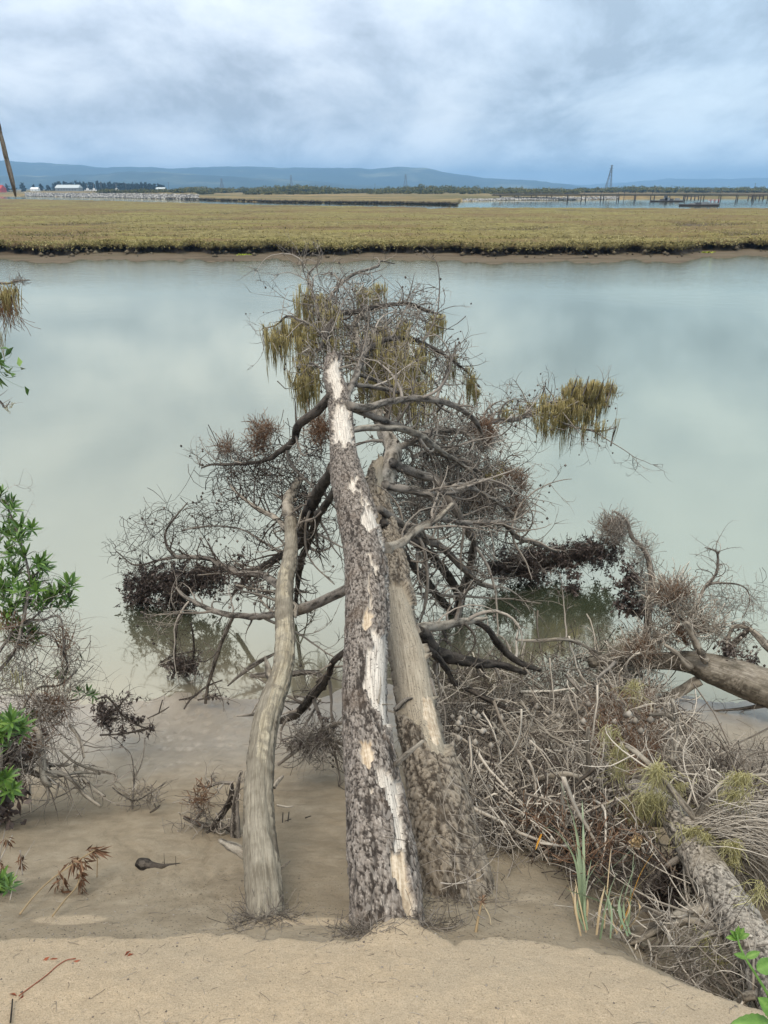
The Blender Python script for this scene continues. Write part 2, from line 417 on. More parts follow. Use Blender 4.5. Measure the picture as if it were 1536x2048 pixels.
# water: turbid grey-green estuary water under a smooth, sky-reflecting surface
def mat_water():
    m = Mt('estuary_water', .04, .5)
    ge = m.N('ShaderNodeNewGeometry')
    big = m.noise(.22, 3, .5)
    col = m.mix(m.rnge(big, .35, .65), C(.052, .066, .040), C(.068, .082, .052))
    sx = m.N('ShaderNodeSeparateXYZ'); m.L(ge.outputs['Position'], sx.inputs[0])
    shal = m.rnge(sx.outputs[1], 6.3, 4.7)             # silt stirred up in the shallows
    nz = m.noise(1.1, 3)
    shal = m.math('MULTIPLY', shal, m.rnge(nz, .2, .7, .6, 1.0))
    col = m.mix(shal, col, C(.30, .262, .205))
    d = m.N('ShaderNodeBsdfDiffuse'); m.L(col, d.inputs[0])
    g = m.N('ShaderNodeBsdfGlossy'); g.inputs['Roughness'].default_value = .05; g.inputs[0].default_value = (.99, .975, .83, 1)
    lw = m.N('ShaderNodeFresnel'); lw.inputs[0].default_value = 1.34
    fac = m.math('MULTIPLY_ADD', lw.outputs[0], .60, .45)
    fac = m.math('MINIMUM', fac, .93); fac = m.math('MULTIPLY', fac, m.math('MULTIPLY_ADD', shal, -.62, 1.0))
    mx = m.N('ShaderNodeMixShader'); m.L(fac, mx.inputs[0]); m.L(d.outputs[0], mx.inputs[1]); m.L(g.outputs[0], mx.inputs[2])
    o = m.n['Material Output']; m.L(mx.outputs[0], o.inputs[0])
    # wind ripples beyond the middle of the channel, glassy in the lee of the bank
    mp = m.N('ShaderNodeMapping'); m.L(ge.outputs['Position'], mp.inputs[0]); mp.inputs['Scale'].default_value = (1.0, 2.2, 1)
    rp = m.noise(1.3, 4, .65, mp.outputs[0])
    mp2 = m.N('ShaderNodeMapping'); m.L(ge.outputs['Position'], mp2.inputs[0]); mp2.inputs['Scale'].default_value = (.08, .16, 1)
    patch = m.noise(1.0, 2, .5, mp2.outputs[0])
    far = m.rnge(m.math('ADD', sx.outputs[1], m.math('MULTIPLY', patch, 14.0)), 32.0, 48.0)
    far = m.math('MULTIPLY', far, m.rnge(sx.outputs[1], 140.0, 70.0, .12, 1.0)); st = m.math('MULTIPLY_ADD', far, .20, .003)
    b = m.N('ShaderNodeBump'); b.inputs['Distance'].default_value = .14; m.L(st, b.inputs['Strength']); m.L(rp, b.inputs['Height'])
    b2 = m.N('ShaderNodeBump'); b2.inputs['Distance'].default_value = .02; b2.inputs['Strength'].default_value = .035
    m.L(m.noise(2.2, 2), b2.inputs['Height']); m.L(b2.outputs[0], b.inputs['Normal'])
    m.L(b.outputs[0], g.inputs['Normal']); m.L(b.outputs[0], lw.inputs['Normal'])
    return m.m

def mat_ground():
    m = Mt('sand_and_mud', .9, .3)
    dry = m.attr('dry'); wet = m.attr('wet')
    n_big = m.noise(2.4, 5); n_f = m.noise(42, 5, .7); n_g = m.noise(230, 4, .85); n_m = m.noise(9, 5, .65)
    sand = m.ramp(n_f, [(.25, C(.46, .36, .245)), (.55, C(.55, .435, .305)), (.8, C(.65, .525, .38))])
    sand = m.mix(m.rnge(n_big, .35, .65), sand, C(.49, .405, .30))
    sand = m.mix(m.rnge(m.noise(14, 5, .7), .42, .60, 0, .35), sand, C(.40, .325, .235)); sand = m.mix(m.rnge(n_g, .52, .63, 0, .9), sand, C(.30, .245, .175))
    sand = m.mix(m.rnge(n_g, .44, .32, 0, .6), sand, C(.74, .64, .51)); sp = m.vor(70, 'F1'); sand = m.mix(m.math('MULTIPLY', m.rnge(sp, .16, .09), m.rnge(m.noise(20, 2), .48, .56)), sand, C(.22, .17, .12))
    mud = m.ramp(n_m, [(.28, C(.245, .203, .148)), (.5, C(.325, .275, .206)), (.74, C(.42, .362, .28))])
    mud = m.mix(m.rnge(n_big, .38, .66, 0, .6), mud, C(.345, .285, .205))
    mud = m.mix(m.rnge(n_g, .54, .7, 0, .6), mud, C(.17, .135, .09)); mud = m.mix(m.rnge(m.noise(3.5, 6, .75, m.map((1, 2.6, 1))), .50, .68, 0, .55), mud, C(.215, .172, .118)); mud = m.mix(m.rnge(m.noise(60, 4, .8), .58, .70, 0, .5), mud, C(.20, .16, .11))
    # crumbs and bark litter near the foot of the ledge
    cr = m.vor(75, 'F1'); lit = m.attr('litter')
    mud = m.mix(m.math('MULTIPLY', m.rnge(cr, .22, .14), lit), mud, C(.10, .075, .05))
    flat = m.ramp(n_m, [(.3, C(.32, .275, .22)), (.7, C(.42, .37, .305))])
    m.L(m.math('POWER', wet, 1.5), m.b.inputs['Coat Weight']); m.b.inputs['Coat Roughness'].default_value = .38; m.b.inputs['Coat IOR'].default_value = 1.45
    c = m.mix(wet, mud, flat); c = m.mix(dry, c, sand)
    m.col(c)
    rg = m.math('MULTIPLY_ADD', wet, -.52, .88)
    rg = m.math('ADD', rg, m.math('MULTIPLY', m.math('SUBTRACT', n_m, .5), .3)); m.L(rg, m.b.inputs['Roughness'])
    m.L(m.math('MULTIPLY_ADD', wet, .55, .2), m.b.inputs['Specular IOR Level'])
    h = m.math('ADD', m.math('MULTIPLY', n_f, .5), m.math('MULTIPLY', n_g, .35))
    h = m.math('ADD', h, m.math('MULTIPLY', n_m, .6))
    m.bump(h, 1.0, .016)
    return m.m

def mat_marsh():
    m = Mt('saltmarsh', .95, .1)
    a = m.noise(.055, 5, .6); b = m.noise(1.6, 6, .75); c = m.noise(.16, 4, .6, m.map((.6, 1.6, 1)))
    col = m.ramp(b, [(.32, C(.055, .043, .018)), (.46, C(.142, .122, .050)), (.58, C(.222, .193, .085)), (.75, C(.33, .29, .15))])
    col = m.mix(m.rnge(a, .46, .58, 0, .7), col, C(.14, .092, .050))
    col = m.mix(m.rnge(c, .50, .66, 0, .55), col, C(.215, .205, .062))
    col = m.mix(m.attr('mud'), col, m.ramp(m.noise(1.2, 4), [(.3, C(.035, .027, .020)), (.7, C(.13, .102, .078))]))
    col = m.mix(m.attr('flat'), col, m.ramp(m.noise(.5, 4, .6, m.map((.3, 1.5, 1))), [(.35, C(.088, .070, .050)), (.5, C(.135, .110, .082)), (.7, C(.092, .080, .052))]))
    m.col(col)
    m.bump(b, 1.0, .15)
    return m.m

def mat_bark(name, dark=(.052, .043, .038), mid=(.150, .130, .115), light=(.46, .42, .385), bare=True, sc_=1.0,
             warm=(.10, .07, .05), wood=None):
    m = Mt(name, .9, .2)
    rel = m.attr('relief'); bk = m.attr_vec('bk')
    v = m.vor(130*sc_, 'F1', out='Color', vec=bk); sepc = m.N('ShaderNodeSeparateColor'); m.L(v, sepc.inputs[0])
    fl = m.noise(190*sc_, 4, .75, vec=bk); nb = m.noise(7*sc_, 4)
    c = m.ramp(m.math('ADD', rel, m.math('MULTIPLY', m.math('SUBTRACT', m.noise(330*sc_, 3, .75, vec=bk), .5), 1.1)), [(.05, C(*[x*.45 for x in dark])), (.34, C(*dark)), (.6, C(*mid)), (1, C(*[x*1.5 for x in mid]))])
    c = m.mix(m.math('MULTIPLY', m.rnge(fl, .54, .70), m.rnge(rel, .35, .6, .15, 1.0)), c, C(*light))
    c = m.mix(m.rnge(sepc.outputs[0], .62, .95, 0, .45), c, C(*[x*.75 for x in light]))
    c = m.mix(m.rnge(nb, .55, .72, 0, .5), c, C(*warm))
    if bare:
        ms = m.map((60, 60, 60)); gr = m.noise(1.0, 5, .6, ms)
        st = m.noise(26, 5, .7, m.attr_vec('grain'))
        wd = m.ramp(st, wood or [(.32, C(.13, .115, .105)), (.42, C(.38, .345, .31)), (.56, C(.60, .555, .50)), (.8, C(.78, .73, .67))])
        tn = m.ramp(m.math('ADD', m.math('MULTIPLY', st, .6), m.math('MULTIPLY', m.noise(38, 4, .7), .4)), [(.36, C(.17, .115, .08)), (.47, C(.40, .325, .24)), (.62, C(.63, .55, .45))])
        spots = m.rnge(m.noise(110, 3, .6), .60, .66, 0, .9)
        wd = m.mix(spots, wd, C(.07, .06, .055))
        wd = m.mix(m.attr('tan'), wd, tn)
        c = m.mix(m.attr('bare'), c, wd)
    m.col(c)
    m.bump(m.math('ADD', m.math('MULTIPLY', fl, .6), m.math('MULTIPLY', m.noise(260*sc_, 2), .3)), .6, .004)
    return m.m

def mat_mudwood(name='mud_skinned_wood', wstops=None, mstops=None):
    """barkless trunk with a skin of dried mud, pale wood where the mud has rubbed off"""
    m = Mt(name, .85, .25)
    st = m.noise(9, 6, .7, m.attr_vec('grain'), .3); nb = m.noise(11, 4); fn = m.noise(140, 3, .7)
    mud = m.ramp(nb, mstops or [(.3, C(.135, .118, .092)), (.5, C(.20, .18, .145)), (.72, C(.28, .255, .21))])
    wood = m.ramp(st, wstops or [(.30, C(.15, .125, .088)), (.45, C(.31, .275, .205)), (.6, C(.44, .40, .31)), (.8, C(.60, .555, .45))])
    ochre = m.ramp(st, [(.3, C(.22, .14, .07)), (.55, C(.42, .31, .17)), (.8, C(.55, .44, .28))])
    wood = m.mix(m.attr('tan'), wood, ochre)
    bz = m.math('MULTIPLY', m.attr('bare'), m.rnge(m.noise(14, 5, .7), .38, .56)); c = m.mix(bz, mud, wood)
    c = m.mix(m.rnge(st, .60, .66, 0, .35), c, C(.12, .10, .075))
    sk = m.noise(34, 4, .75, m.attr_vec('grain')); c = m.mix(m.rnge(sk, .50, .64, 0, .6), c, C(.115, .098, .072)); c = m.mix(m.rnge(sk, .48, .36, 0, .35), c, C(.42, .385, .31))
    cr = m.rnge(m.noise(5, 3, .5, m.attr_vec('grain')), .485, .505); cr2 = m.rnge(m.noise(5, 3, .5, m.attr_vec('grain')), .515, .495)
    c = m.mix(m.math('MULTIPLY', m.math('MULTIPLY', cr, cr2), .55), c, C(.07, .055, .04))
    c = m.mix(m.rnge(fn, .60, .72, 0, .35), c, C(.12, .105, .08))
    c = m.mix(m.attr('rel0'), c, C(.06, .05, .04))
    m.col(c)
    m.bump(m.math('ADD', st, m.math('MULTIPLY', fn, .4)), .55, .005)
    return m.m

M = {}
M['water'] = mat_water(); M['ground'] = mat_ground(); M['marsh'] = mat_marsh()
M['bark'] = mat_bark('dark_fissured_bark')
M['bark_mud'] = mat_bark('muddy_plated_bark', (.070, .056, .044), (.185, .158, .126), (.36, .325, .28), warm=(.135, .112, .088), wood=[(.28, C(.12, .10, .075)), (.45, C(.27, .235, .185)), (.6, C(.36, .32, .26)), (.8, C(.46, .42, .35))])
M['bark_grey'] = mat_bark('grey_lichened_bark', (.10, .088, .075), (.26, .235, .205), (.58, .54, .48), bare=False, warm=(.19, .16, .12))
M['branch'] = mat_bark('weathered_branch_bark', (.045, .039, .034), (.155, .138, .122), (.38, .35, .315), bare=False, sc_=1.6, warm=(.10, .085, .065))
M['branch_dark'] = mat_bark('dark_branch_bark', (.020, .017, .015), (.060, .051, .045), (.17, .150, .13), bare=False, sc_=1.6, warm=(.05, .04, .03))  # darkest of the three branch bark tones
M['branch_pale'] = mat_bark('pale_dry_branch_bark', (.10, .088, .075), (.25, .225, .19), (.43, .395, .345), bare=False, sc_=1.6, warm=(.2, .17, .13))
M['mudwood'] = mat_mudwood()
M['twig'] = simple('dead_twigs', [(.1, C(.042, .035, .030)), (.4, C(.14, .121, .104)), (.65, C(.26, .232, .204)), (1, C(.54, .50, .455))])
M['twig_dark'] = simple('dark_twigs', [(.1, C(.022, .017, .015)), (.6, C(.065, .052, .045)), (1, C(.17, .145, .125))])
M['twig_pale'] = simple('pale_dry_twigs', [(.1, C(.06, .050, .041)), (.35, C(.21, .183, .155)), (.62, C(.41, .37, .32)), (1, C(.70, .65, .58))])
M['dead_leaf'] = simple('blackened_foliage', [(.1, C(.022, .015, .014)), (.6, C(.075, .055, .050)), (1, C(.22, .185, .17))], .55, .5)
M['rust'] = simple('rusty_needles', [(.1, C(.07, .035, .02)), (.6, C(.17, .095, .058)), (1, C(.33, .235, .16))])
M['moss'] = simple('olive_hanging_lichen', [(.1, C(.115, .092, .038)), (.5, C(.29, .245, .108)), (1, C(.56, .50, .27))], .9, .1)
M['lichen'] = simple('yellow_green_lichen', [(.1, C(.22, .20, .075)), (.5, C(.42, .395, .20)), (1, C(.66, .63, .40))], .9, .1)
M['cone'] = simple('cones', [(.1, C(.03, .025, .022)), (.6, C(.10, .085, .075)), (1, C(.30, .27, .24))])
M['leaf'] = simple('myrtle_leaves', [(.05, C(.020, .050, .012)), (.5, C(.060, .135, .022)), (1, C(.19, .30, .055))], .45, .5)
M['sedge'] = simple('sedge_blades', [(.1, C(.08, .12, .045)), (.5, C(.155, .205, .12)), (1, C(.34, .39, .27))], .55, .4)
M['straw'] = simple('dry_stalks', [(.1, C(.16, .11, .06)), (.5, C(.32, .24, .14)), (1, C(.55, .46, .31))])
M['orange'] = simple('orange_dead_blade', [(.1, C(.35, .15, .02)), (1, C(.62, .33, .05))])
M['red_leaf'] = simple('red_dead_leaves', [(.1, C(.13, .03, .02)), (1, C(.33, .11, .06))])
M['bramble'] = simple('bramble_leaves', [(.05, C(.04, .11, .018)), (.6, C(.105, .22, .035)), (1, C(.27, .39, .09))], .5, .45, 60, .5, .4, .004)

# ------------------------------------------------------------------ near bank
def axis(segs):
    o = [segs[0][0]]
    for a, b, st in segs:
        n = max(1, int(round((b-a)/st))); o += list(a+(b-a)*np.arange(1, n+1)/n)
    return np.array(o)
gx = axis([(-60, -8, 2.0), (-8, -3.4, .12), (-3.4, -1.6, .03), (-1.6, 1.6, .0125), (1.6, 3.6, .03), (3.6, 8, .12), (8, 60, 2.0)])
gy = axis([(-40, -2, 2.0), (-2, .7, .1), (.7, 2.4, .011), (2.4, 4.2, .02), (4.2, 6.0, .035), (6, 9, .2), (9, 30, 1.5)])
GX, GY = np.meshgrid(gx, gy); Z = tz(GX, GY)
V = np.stack([GX, GY, Z], -1).reshape(-1, 3)
nx, ny = len(gx), len(gy); I = np.arange(nx*ny).reshape(ny, nx)
Q = np.stack([I[:-1, :-1], I[:-1, 1:], I[1:, 1:], I[1:, :-1]], -1).reshape(-1, 4)
dr = dryness(GX, GY)
wt = sstep(1.05, .10, Z + .30*fbm(GX*1.1, GY*1.1, s=31) + .08*fbm(GX*5, GY*7, s=32))
lt = sstep(-.1, .35, fbm(GX*3.5, GY*6, s=33)+.15)*sstep(2.15, 1.75, GY)
obj('river_bank', mesh('river_bank', V, Q, attrs={'dry': dr, 'wet': wt, 'litter': lt}), M['ground'], kind='structure')

# ------------------------------------------------------------------ water
wy = np.array([2.5, 10, 30, 60, 200, 600, 8000.]); wxk = np.array([-9000, -60, -10, 0, 10, 60, 9000.])
WX, WY = np.meshgrid(wxk, wy); V = np.stack([WX, WY, 0*WX], -1).reshape(-1, 3); I = np.arange(49).reshape(7, 7)
Q = np.stack([I[:-1, :-1], I[:-1, 1:], I[1:, 1:], I[1:, :-1]], -1).reshape(-1, 4)
obj('water', mesh('water', V, Q), M['water'], kind='structure')

# ------------------------------------------------------------------ salt marsh across the channel
def edgeY(X):
    return 47.6 + 4.0*fbm(X*.08, 0*X, s=41) + 4.2*fbm(X*.30, 0*X, s=42) + 1.8*fbm(X*1.2, 0*X, s=43) + .5*sstep(8, 26, X) - .9*sstep(-4, -20, X)*.3
cols = np.linspace(-.95, .95, 900)                   # direction X/Y
X0 = cols*47.0; E = edgeY(X0)
farD = (H-.8)/tana(np.interp(768+cols*F_PX*1.085, [-600, -200, 0, 237, 508, 771, 906, 1536, 2200], [394, 395, 396.8, 401.3, 408.7, 412.6, 414.5, 415.5, 415.5]))
farD = farD + 1.5*fbm(cols*60, cols*0, s=44)
rows = []
prof = [(-6, -.16, 1, 0), (-3.9, -.03, 1, 0), (-3.1, .03, 1, 0), (-1.6, .06, 1, 0), (-.45, .11, 1, 0), (.25, .14, .3, 1), (.55, .22, 0, 1), (.55, .36, 0, 1), (.25, .44, 0, 1), (-.10, .50, 0, .75), (-.14, .62, 0, .3), (.02, .74, 0, .05)]
for dy_, z_, fl_, md_ in prof:
    Yr = E + dy_ + .10*fbm(X0*1.7, 0*X0+dy_*3, s=45)
    zz = z_ + (.05*fbm(X0*1.5, 0*X0+z_*5, s=46) if z_ > .1 else .015*fbm(X0*.6, 0*X0, s=47))
    rows.append((cols*Yr, Yr, zz + 0*Yr, fl_+0*Yr, md_+0*Yr))
ys = np.concatenate([np.arange(.15, 4, .16), np.geomspace(4, 500, 190)])
for d in ys:
    Yr = np.minimum(E+d, farD); X = cols*Yr
    creek = np.abs(fbm(X*.022+3, Yr*.05, s=51, o=3))
    c1 = sstep(.085, .02, creek)*sstep(E+3, E+8, Yr)
    pan = sstep(.42, .52, fbm(X*.05, Yr*.16, s=52, o=3))
    z = .78 + .07*fbm(X*.8, Yr*.8, s=53, o=3) + .05*fbm(X*3, Yr*3, s=54, o=2)*sstep(90, 60, Yr) - .28*c1 - .10*pan
    at = Yr >= farD-1e-6
    z = np.where(at, -.2, z); rows.append((X, Yr, z, 0*X, np.clip(c1*.9+pan*.45, 0, 1)))
V = np.stack([np.stack([r[0], r[1], r[2]], -1) for r in rows]); A = np.stack([r[3] for r in rows]); B = np.stack([r[4] for r in rows])
nr, nc = A.shape; I = np.arange(nr*nc).reshape(nr, nc)
Q = np.stack([I[:-1, :-1], I[:-1, 1:], I[1:, 1:], I[1:, :-1]], -1).reshape(-1, 4)
obj('marsh_ground', mesh('marsh_ground', V.reshape(-1, 3), Q, attrs={'flat': A, 'mud': B}), M['marsh'], kind='structure')
# pickleweed tufts: thick at the overhanging edge, thinner beyond
nT = 30000
tX = rng.uniform(-.75, .75, nT); dd = rng.random(nT)**2.2*70; dd[:9000] = rng.random(9000)*.9-.16
eY = edgeY(tX*47.0); tY = eY+dd
base = np.stack([tX*tY, tY, .70 + .05*fbm(tX*tY*.8, tY*.8, s=53) - .22*(dd < 0)*rng.random(nT)], -1)
k = 4
dirs = nrm(rng.normal(size=(nT*k, 3))*np.array([1, 1, .35])+np.array([0, 0, .9])); 
dirs = np.where((np.repeat(dd, k) < .15)[:, None]*(rng.random(nT*k) < .5)[:, None], nrm(dirs*np.array([1, 1, -.5])+np.array([0, -.7, -.2])), dirs)
ac = Acc(); ac.leaves(np.repeat(base, k, 0)+rng.normal(size=(nT*k, 3))*.05, dirs, .05+.10*rng.random(nT*k), .04+.07*rng.random(nT*k),
                      np.clip(np.repeat(.42+.6*fbm(base[:, 0]*.22, base[:, 1]*.4, s=55, o=5), k)*.9 + rng.random(nT*k)*.42 - .22*(np.repeat(dd, k) < .25)*rng.random(nT*k), 0, 1))
M['pickle'] = simple('pickleweed', [(.05, C(.055, .042, .020)), (.35, C(.155, .137, .058)), (.6, C(.27, .24, .102)), (1, C(.47, .42, .23))], .9, .1, 6, .8)
ac.build('pickleweed', M['pickle'], kind='stuff')
# slumped clods along the foot of the marsh edge
n = 420; q = rng.uniform(-.75, .75, n); q = q[fbm(q*30, q*0, s=90, o=3) > -.1]; n = len(q); e_ = edgeY(q*47.0); yy = e_-rng.random(n)**2*1.6+.25; s_ = (.05+.20*rng.random(n)**3); ac = Acc()
ac.blobs(np.stack([q*yy, yy, .12+.30*rng.random(n)*np.clip(1-(e_-yy), 0, 1)], -1), s_, rng.random(n)*.8, .7)
M['clod'] = simple('slumped_turf', [(0, C(.035, .028, .020)), (.5, C(.10, .082, .056)), (1, C(.20, .17, .11))], scale=4); ac.build('slumped_clods', M['clod'], kind='stuff')
# a drift of bright algae on the mud strip
ac = Acc()
for cx, cy, rx in ((480, 513, 14), (1440, 518, 34)):
    p = pt(cx, cy, 46.2); n = 260 if rx > 20 else 120
    C0 = np.stack([p[0]+rng.normal(size=n)*rx*.012*1.4, edgeY(p[0]+np.zeros(n))-.6+rng.normal(size=n)*.14, .085+rng.random(n)*.03], -1)
    ac.leaves(C0, rng.normal(size=(n, 3))*np.array([1, 1, .15]), .10, .10, rng.random(n))
M['algae'] = simple('bright_algae', [(0, C(.20, .24, .02)), (1, C(.36, .42, .04))], .7)
ac.build('green_algae', M['algae'], kind='stuff')

# ------------------------------------------------------------------ far shore
fx = np.array([-900, -300, 0, 237, 390, 560, 800, 900, 915, 922, 1020, 1150, 1260, 1536, 2400])
fy = np.array([390.5, 390.5, 391.8, 395.5, 400, 405.3, 408.3, 410, 410.8, 402.5, 400.5, 400, 397.5, 396.8, 396.])
pxs = np.linspace(-800, 2340, 1100)
D0 = H/tana(np.interp(pxs, fx, fy)); D0 = D0*(1+.006*fbm(pxs*.03, pxs*0, s=61)); kx = (pxs-768)/F_PX/1.0913
rows = []
spit = sstep(925, 905, pxs)*sstep(380, 425, pxs)
lev = sstep(40, 60, pxs)*sstep(400, 380, pxs)
for i, f in enumerate([-.01, 0.0, .012, .03, .06, .12, .2, .3, .45, .7, 1, 1.6, 3, 6, 12, 24]):
    Y = D0*(1+f); X = kx*Y
    hN = .55*spit + 1.7*lev + .9*(1-spit)*(1-lev)
    z = -.3 if i == 0 else np.minimum(hN*sstep(0, .028, f+0*Y) + 1.0*sstep(.15, 1.6, f+0*Y), 2.4)
    z = z + (.15*fbm(X*.15, Y*.05, s=62)*sstep(0, .02, f+0*Y) if i else 0) + 0*Y
    rows.append(np.stack([X, Y, z], -1))
V = np.stack(rows); nr, nc = V.shape[:2]; I = np.arange(nr*nc).reshape(nr, nc)
Q = np.stack([I[:-1, :-1], I[:-1, 1:], I[1:, 1:], I[1:, :-1]], -1).reshape(-1, 4)
m = Mt('far_flats', .95, .1)
m.col(m.mix(m.rnge(m.noise(.045, 5, .6, m.map((.35, 1, 1))), .42, .6), m.ramp(m.noise(.12, 5, .7), [(.3, C(.10, .075, .04)), (.5, C(.23, .165, .075)), (.75, C(.36, .28, .15))]), C(.085, .085, .035)))
obj('far_land', mesh('far_land', V.reshape(-1, 3), Q), m.m, kind='structure')
def far_z(px, Y):
    d0 = np.interp(px, pxs, D0); f = Y/d0-1
    s_ = np.interp(px, pxs, spit); l_ = np.interp(px, pxs, lev)
    return np.minimum((.55*s_+1.7*l_+.9*(1-s_)*(1-l_))*sstep(0, .028, f) + sstep(.15, 1.6, f), 2.4)
# dark undercut rim along the spit
ac = Acc(); n = 900; q = rng.uniform(330, 916, n); d = np.interp(q, pxs, D0)*(1.001+rng.random(n)*.004)
p = np.stack([(q-768)/F_PX/1.0913*d, d, .28+rng.random(n)*.25], -1)
ac.blobs(p, .35+.35*rng.random(n), rng.random(n)*.5, .6)
M['rim'] = simple('eroded_marsh_rim', [(0, C(.03, .024, .018)), (.6, C(.10, .08, .045)), (1, C(.2, .16, .08))])
ac.build('eroded_rim', M['rim'], kind='stuff')
# riprap
def rocks(n, a, b, rise, smin, smax, name, acc=None, back=0):
    ac = acc or Acc(); q = rng.uniform(a, b, n); t = rng.random(n)
    d = np.interp(q, pxs, D0)*(1.0+t*.022+back); s = smin+(smax-smin)*rng.random(n)
    p = np.stack([(q-768)/F_PX/1.0913*d, d, t*rise+.05], -1); ac.blobs(p, s, rng.random(n), .7); return ac
ac = rocks(3600, 48, 396, 1.75, .22, .62, '')
M['rock'] = simple('riprap_rock', [(0, C(.045, .045, .045)), (.5, C(.19, .185, .18)), (1, C(.50, .49, .47))], scale=1.2, vw=.9)
ac.build('riprap', M['rock'], kind='stuff', smooth=False)
ac = rocks(1500, 1000, 1240, .9, .18, .5, ''); rocks(500, 925, 1010, .6, .15, .4, '', ac)
ac.build('shore_rocks', M['rock'], kind='stuff', smooth=False)

# woodland: crowns built of many small leaf clumps
def wood(name, items, stops, cone=False, leaf=.9):
    ac = Acc()
    for (px, D, h, wd_) in items:
        X = (px-768)/F_PX/1.0913*D; z0 = float(far_z(px, D)); n = 46 if cone else 75
        if cone:
            t = rng.random(n); a = rng.random(n)*6.28; r = wd_*.5*(1-t)*rng.random(n)**.4
            c = np.stack([X+r*np.cos(a), D+r*np.sin(a), z0+t*h], -1); v = .2+.5*rng.random(n)
        else:
            u = nrm(rng.normal(size=(n, 3))); u = u*(.6+.4*rng.random(n))[:, None]
            c = np.array([X, D, z0+h*.45])+u*np.array([wd_*.5, wd_*.5, h*.55]); c[:, 2] = np.maximum(c[:, 2], z0+.1)
            v = np.clip(.25*rng.random()+.5*rng.random(n)+.15, 0, 1)
        ac.leaves(c, rng.normal(size=(n, 3)), leaf*(.7+.8*rng.random(n)), leaf*(.7+.6*rng.random(n)), v, .3)
        if not cone: ac.blobs(np.array([[X, D, z0+h*.42]]), wd_*.36, np.array([.12]), h*.42/(wd_*.36))
        else: ac.blobs(np.array([[X, D, z0+h*.4]]), wd_*.22, np.array([.1]), h*.5/(wd_*.22))
    return ac.build(name, simple(name+'_foliage', stops, .9, .1, .3, .85), kind='stuff', smooth=False)
def hgt(px, py_top, D): return max(.8, H - D*float(tana(py_top)) - float(far_z(px, D)))
it = []
for px in np.arange(362, 704, 4.0):
    top = np.interp(px, [362, 420, 470, 560, 600, 640, 690, 704], [377, 376, 378, 372.5, 371, 374, 379, 381])
    D = rng.uniform(540, 640); it.append((px+rng.normal()*2, D, hgt(px, top+rng.normal()*1.5-1.2, D), rng.uniform(5, 9)))
for px in np.arange(700, 1160, 4.2):
    top = np.interp(px, [700, 750, 800, 850, 900, 940, 1000, 1160], [382, 379, 375, 371.5, 373, 377, 377, 380])
    D = rng.uniform(540, 660); it.append((px+rng.normal()*2, D, hgt(px, top+rng.normal()*1.6-1.2, D), rng.uniform(5, 9)))
for px in np.arange(1150, 1900, 4.0):
    top = np.interp(px, [1150, 1220, 1260, 1320, 1340, 1400, 1900], [379, 376, 373.5, 374, 375.5, 376, 376])
    D = rng.uniform(560, 680); it.append((px+rng.normal()*2, D, hgt(px, top+rng.normal()*1.0-.8, D), rng.uniform(6, 10)))
wood('woodland', it, [(0, C(.030, .036, .014)), (.45, C(.095, .105, .036)), (.75, C(.19, .165, .06)), (1, C(.32, .22, .09))])
it = [(px+rng.normal()*3, D := rng.uniform(430, 520), rng.uniform(1.0, 2.2), rng.uniform(4, 8)) for px in np.concatenate([np.arange(200, 420, 7), np.arange(500, 1150, 8.5)])]
wood('scrub', it, [(0, C(.03, .035, .014)), (.5, C(.095, .10, .034)), (1, C(.20, .18, .075))])
it = [(px+rng.normal(), D := rng.uniform(760, 800), hgt(px, np.interp(px, [108, 125, 200, 300, 330], [367, 364.5, 366, 369, 373])+rng.normal()*1.2, D), rng.uniform(3.5, 6)) for px in np.arange(108, 330, 3.4)]
it += [(px, 780, hgt(px, t, 780), 7) for px, t in ((15, 369), (28, 371), (45, 366), (48, 368), (68, 370), (82, 369), (96, 371), (-30, 367), (-60, 369))]
wood('conifer_belt', it, [(0, C(.008, .014, .012)), (.6, C(.022, .034, .024)), (1, C(.05, .065, .04))], cone=True, leaf=1.6)

# hills
def hills(name, D, prof, seed, amp, mat):
    q = np.linspace(-1500, 3100, 700); ridge = np.interp(q, [p[0] for p in prof], [p[1] for p in prof]) + amp*1.5*fbm(q*.02, q*0, s=seed, o=5)
    rows = []; F = [0, .08, .18, .3, .45, .6, .8, 1.0, 1.15]; hh = [0, .12, .28, .44, .62, .78, .93, 1.0, .8]
    kx = (q-768)/F_PX/1.0913; Zr = H - D*tana(ridge)
    for f, h_ in zip(F, hh):
        Y = D*(.8+.2*f); X = kx*Y
        rows.append(np.stack([X, Y+0*X, Zr*h_*(1+ (.16*fbm(X*.004, Y*.004+f*2, s=seed+3, o=4) if f < .95 else 0)) - (5 if f == 0 else 0)], -1))
    V = np.stack(rows); nr, nc = V.shape[:2]; I = np.arange(nr*nc).reshape(nr, nc)
    Q = np.stack([I[:-1, :-1], I[:-1, 1:], I[1:, 1:], I[1:, :-1]], -1).reshape(-1, 4)
    obj(name, mesh(name, V.reshape(-1, 3), Q), mat, kind='structure')
m = Mt('forested_hills', .95, .05); m.col(m.ramp(m.noise(.004, 5, .65), [(.3, C(.008, .016, .012)), (.55, C(.035, .050, .032)), (.72, C(.22, .23, .16))]))
hills('hills', 4400, [(-1500, 330), (-600, 318), (0, 322), (60, 323), (130, 327), (200, 334), (330, 337), (430, 334), (520, 334), (600, 335), (700, 337), (780, 335), (850, 336), (900, 345), (980, 356), (1060, 361), (1130, 369), (1200, 376), (1500, 380), (3100, 384)], 71, 2.2, m.m)
hills('far_hills', 7400, [(-1500, 350), (200, 350), (900, 350), (980, 358), (1100, 366), (1180, 369), (1250, 364), (1330, 358.5), (1400, 357), (1480, 358), (1540, 356), (1700, 352), (3100, 350)], 77, 1.4, m.m)
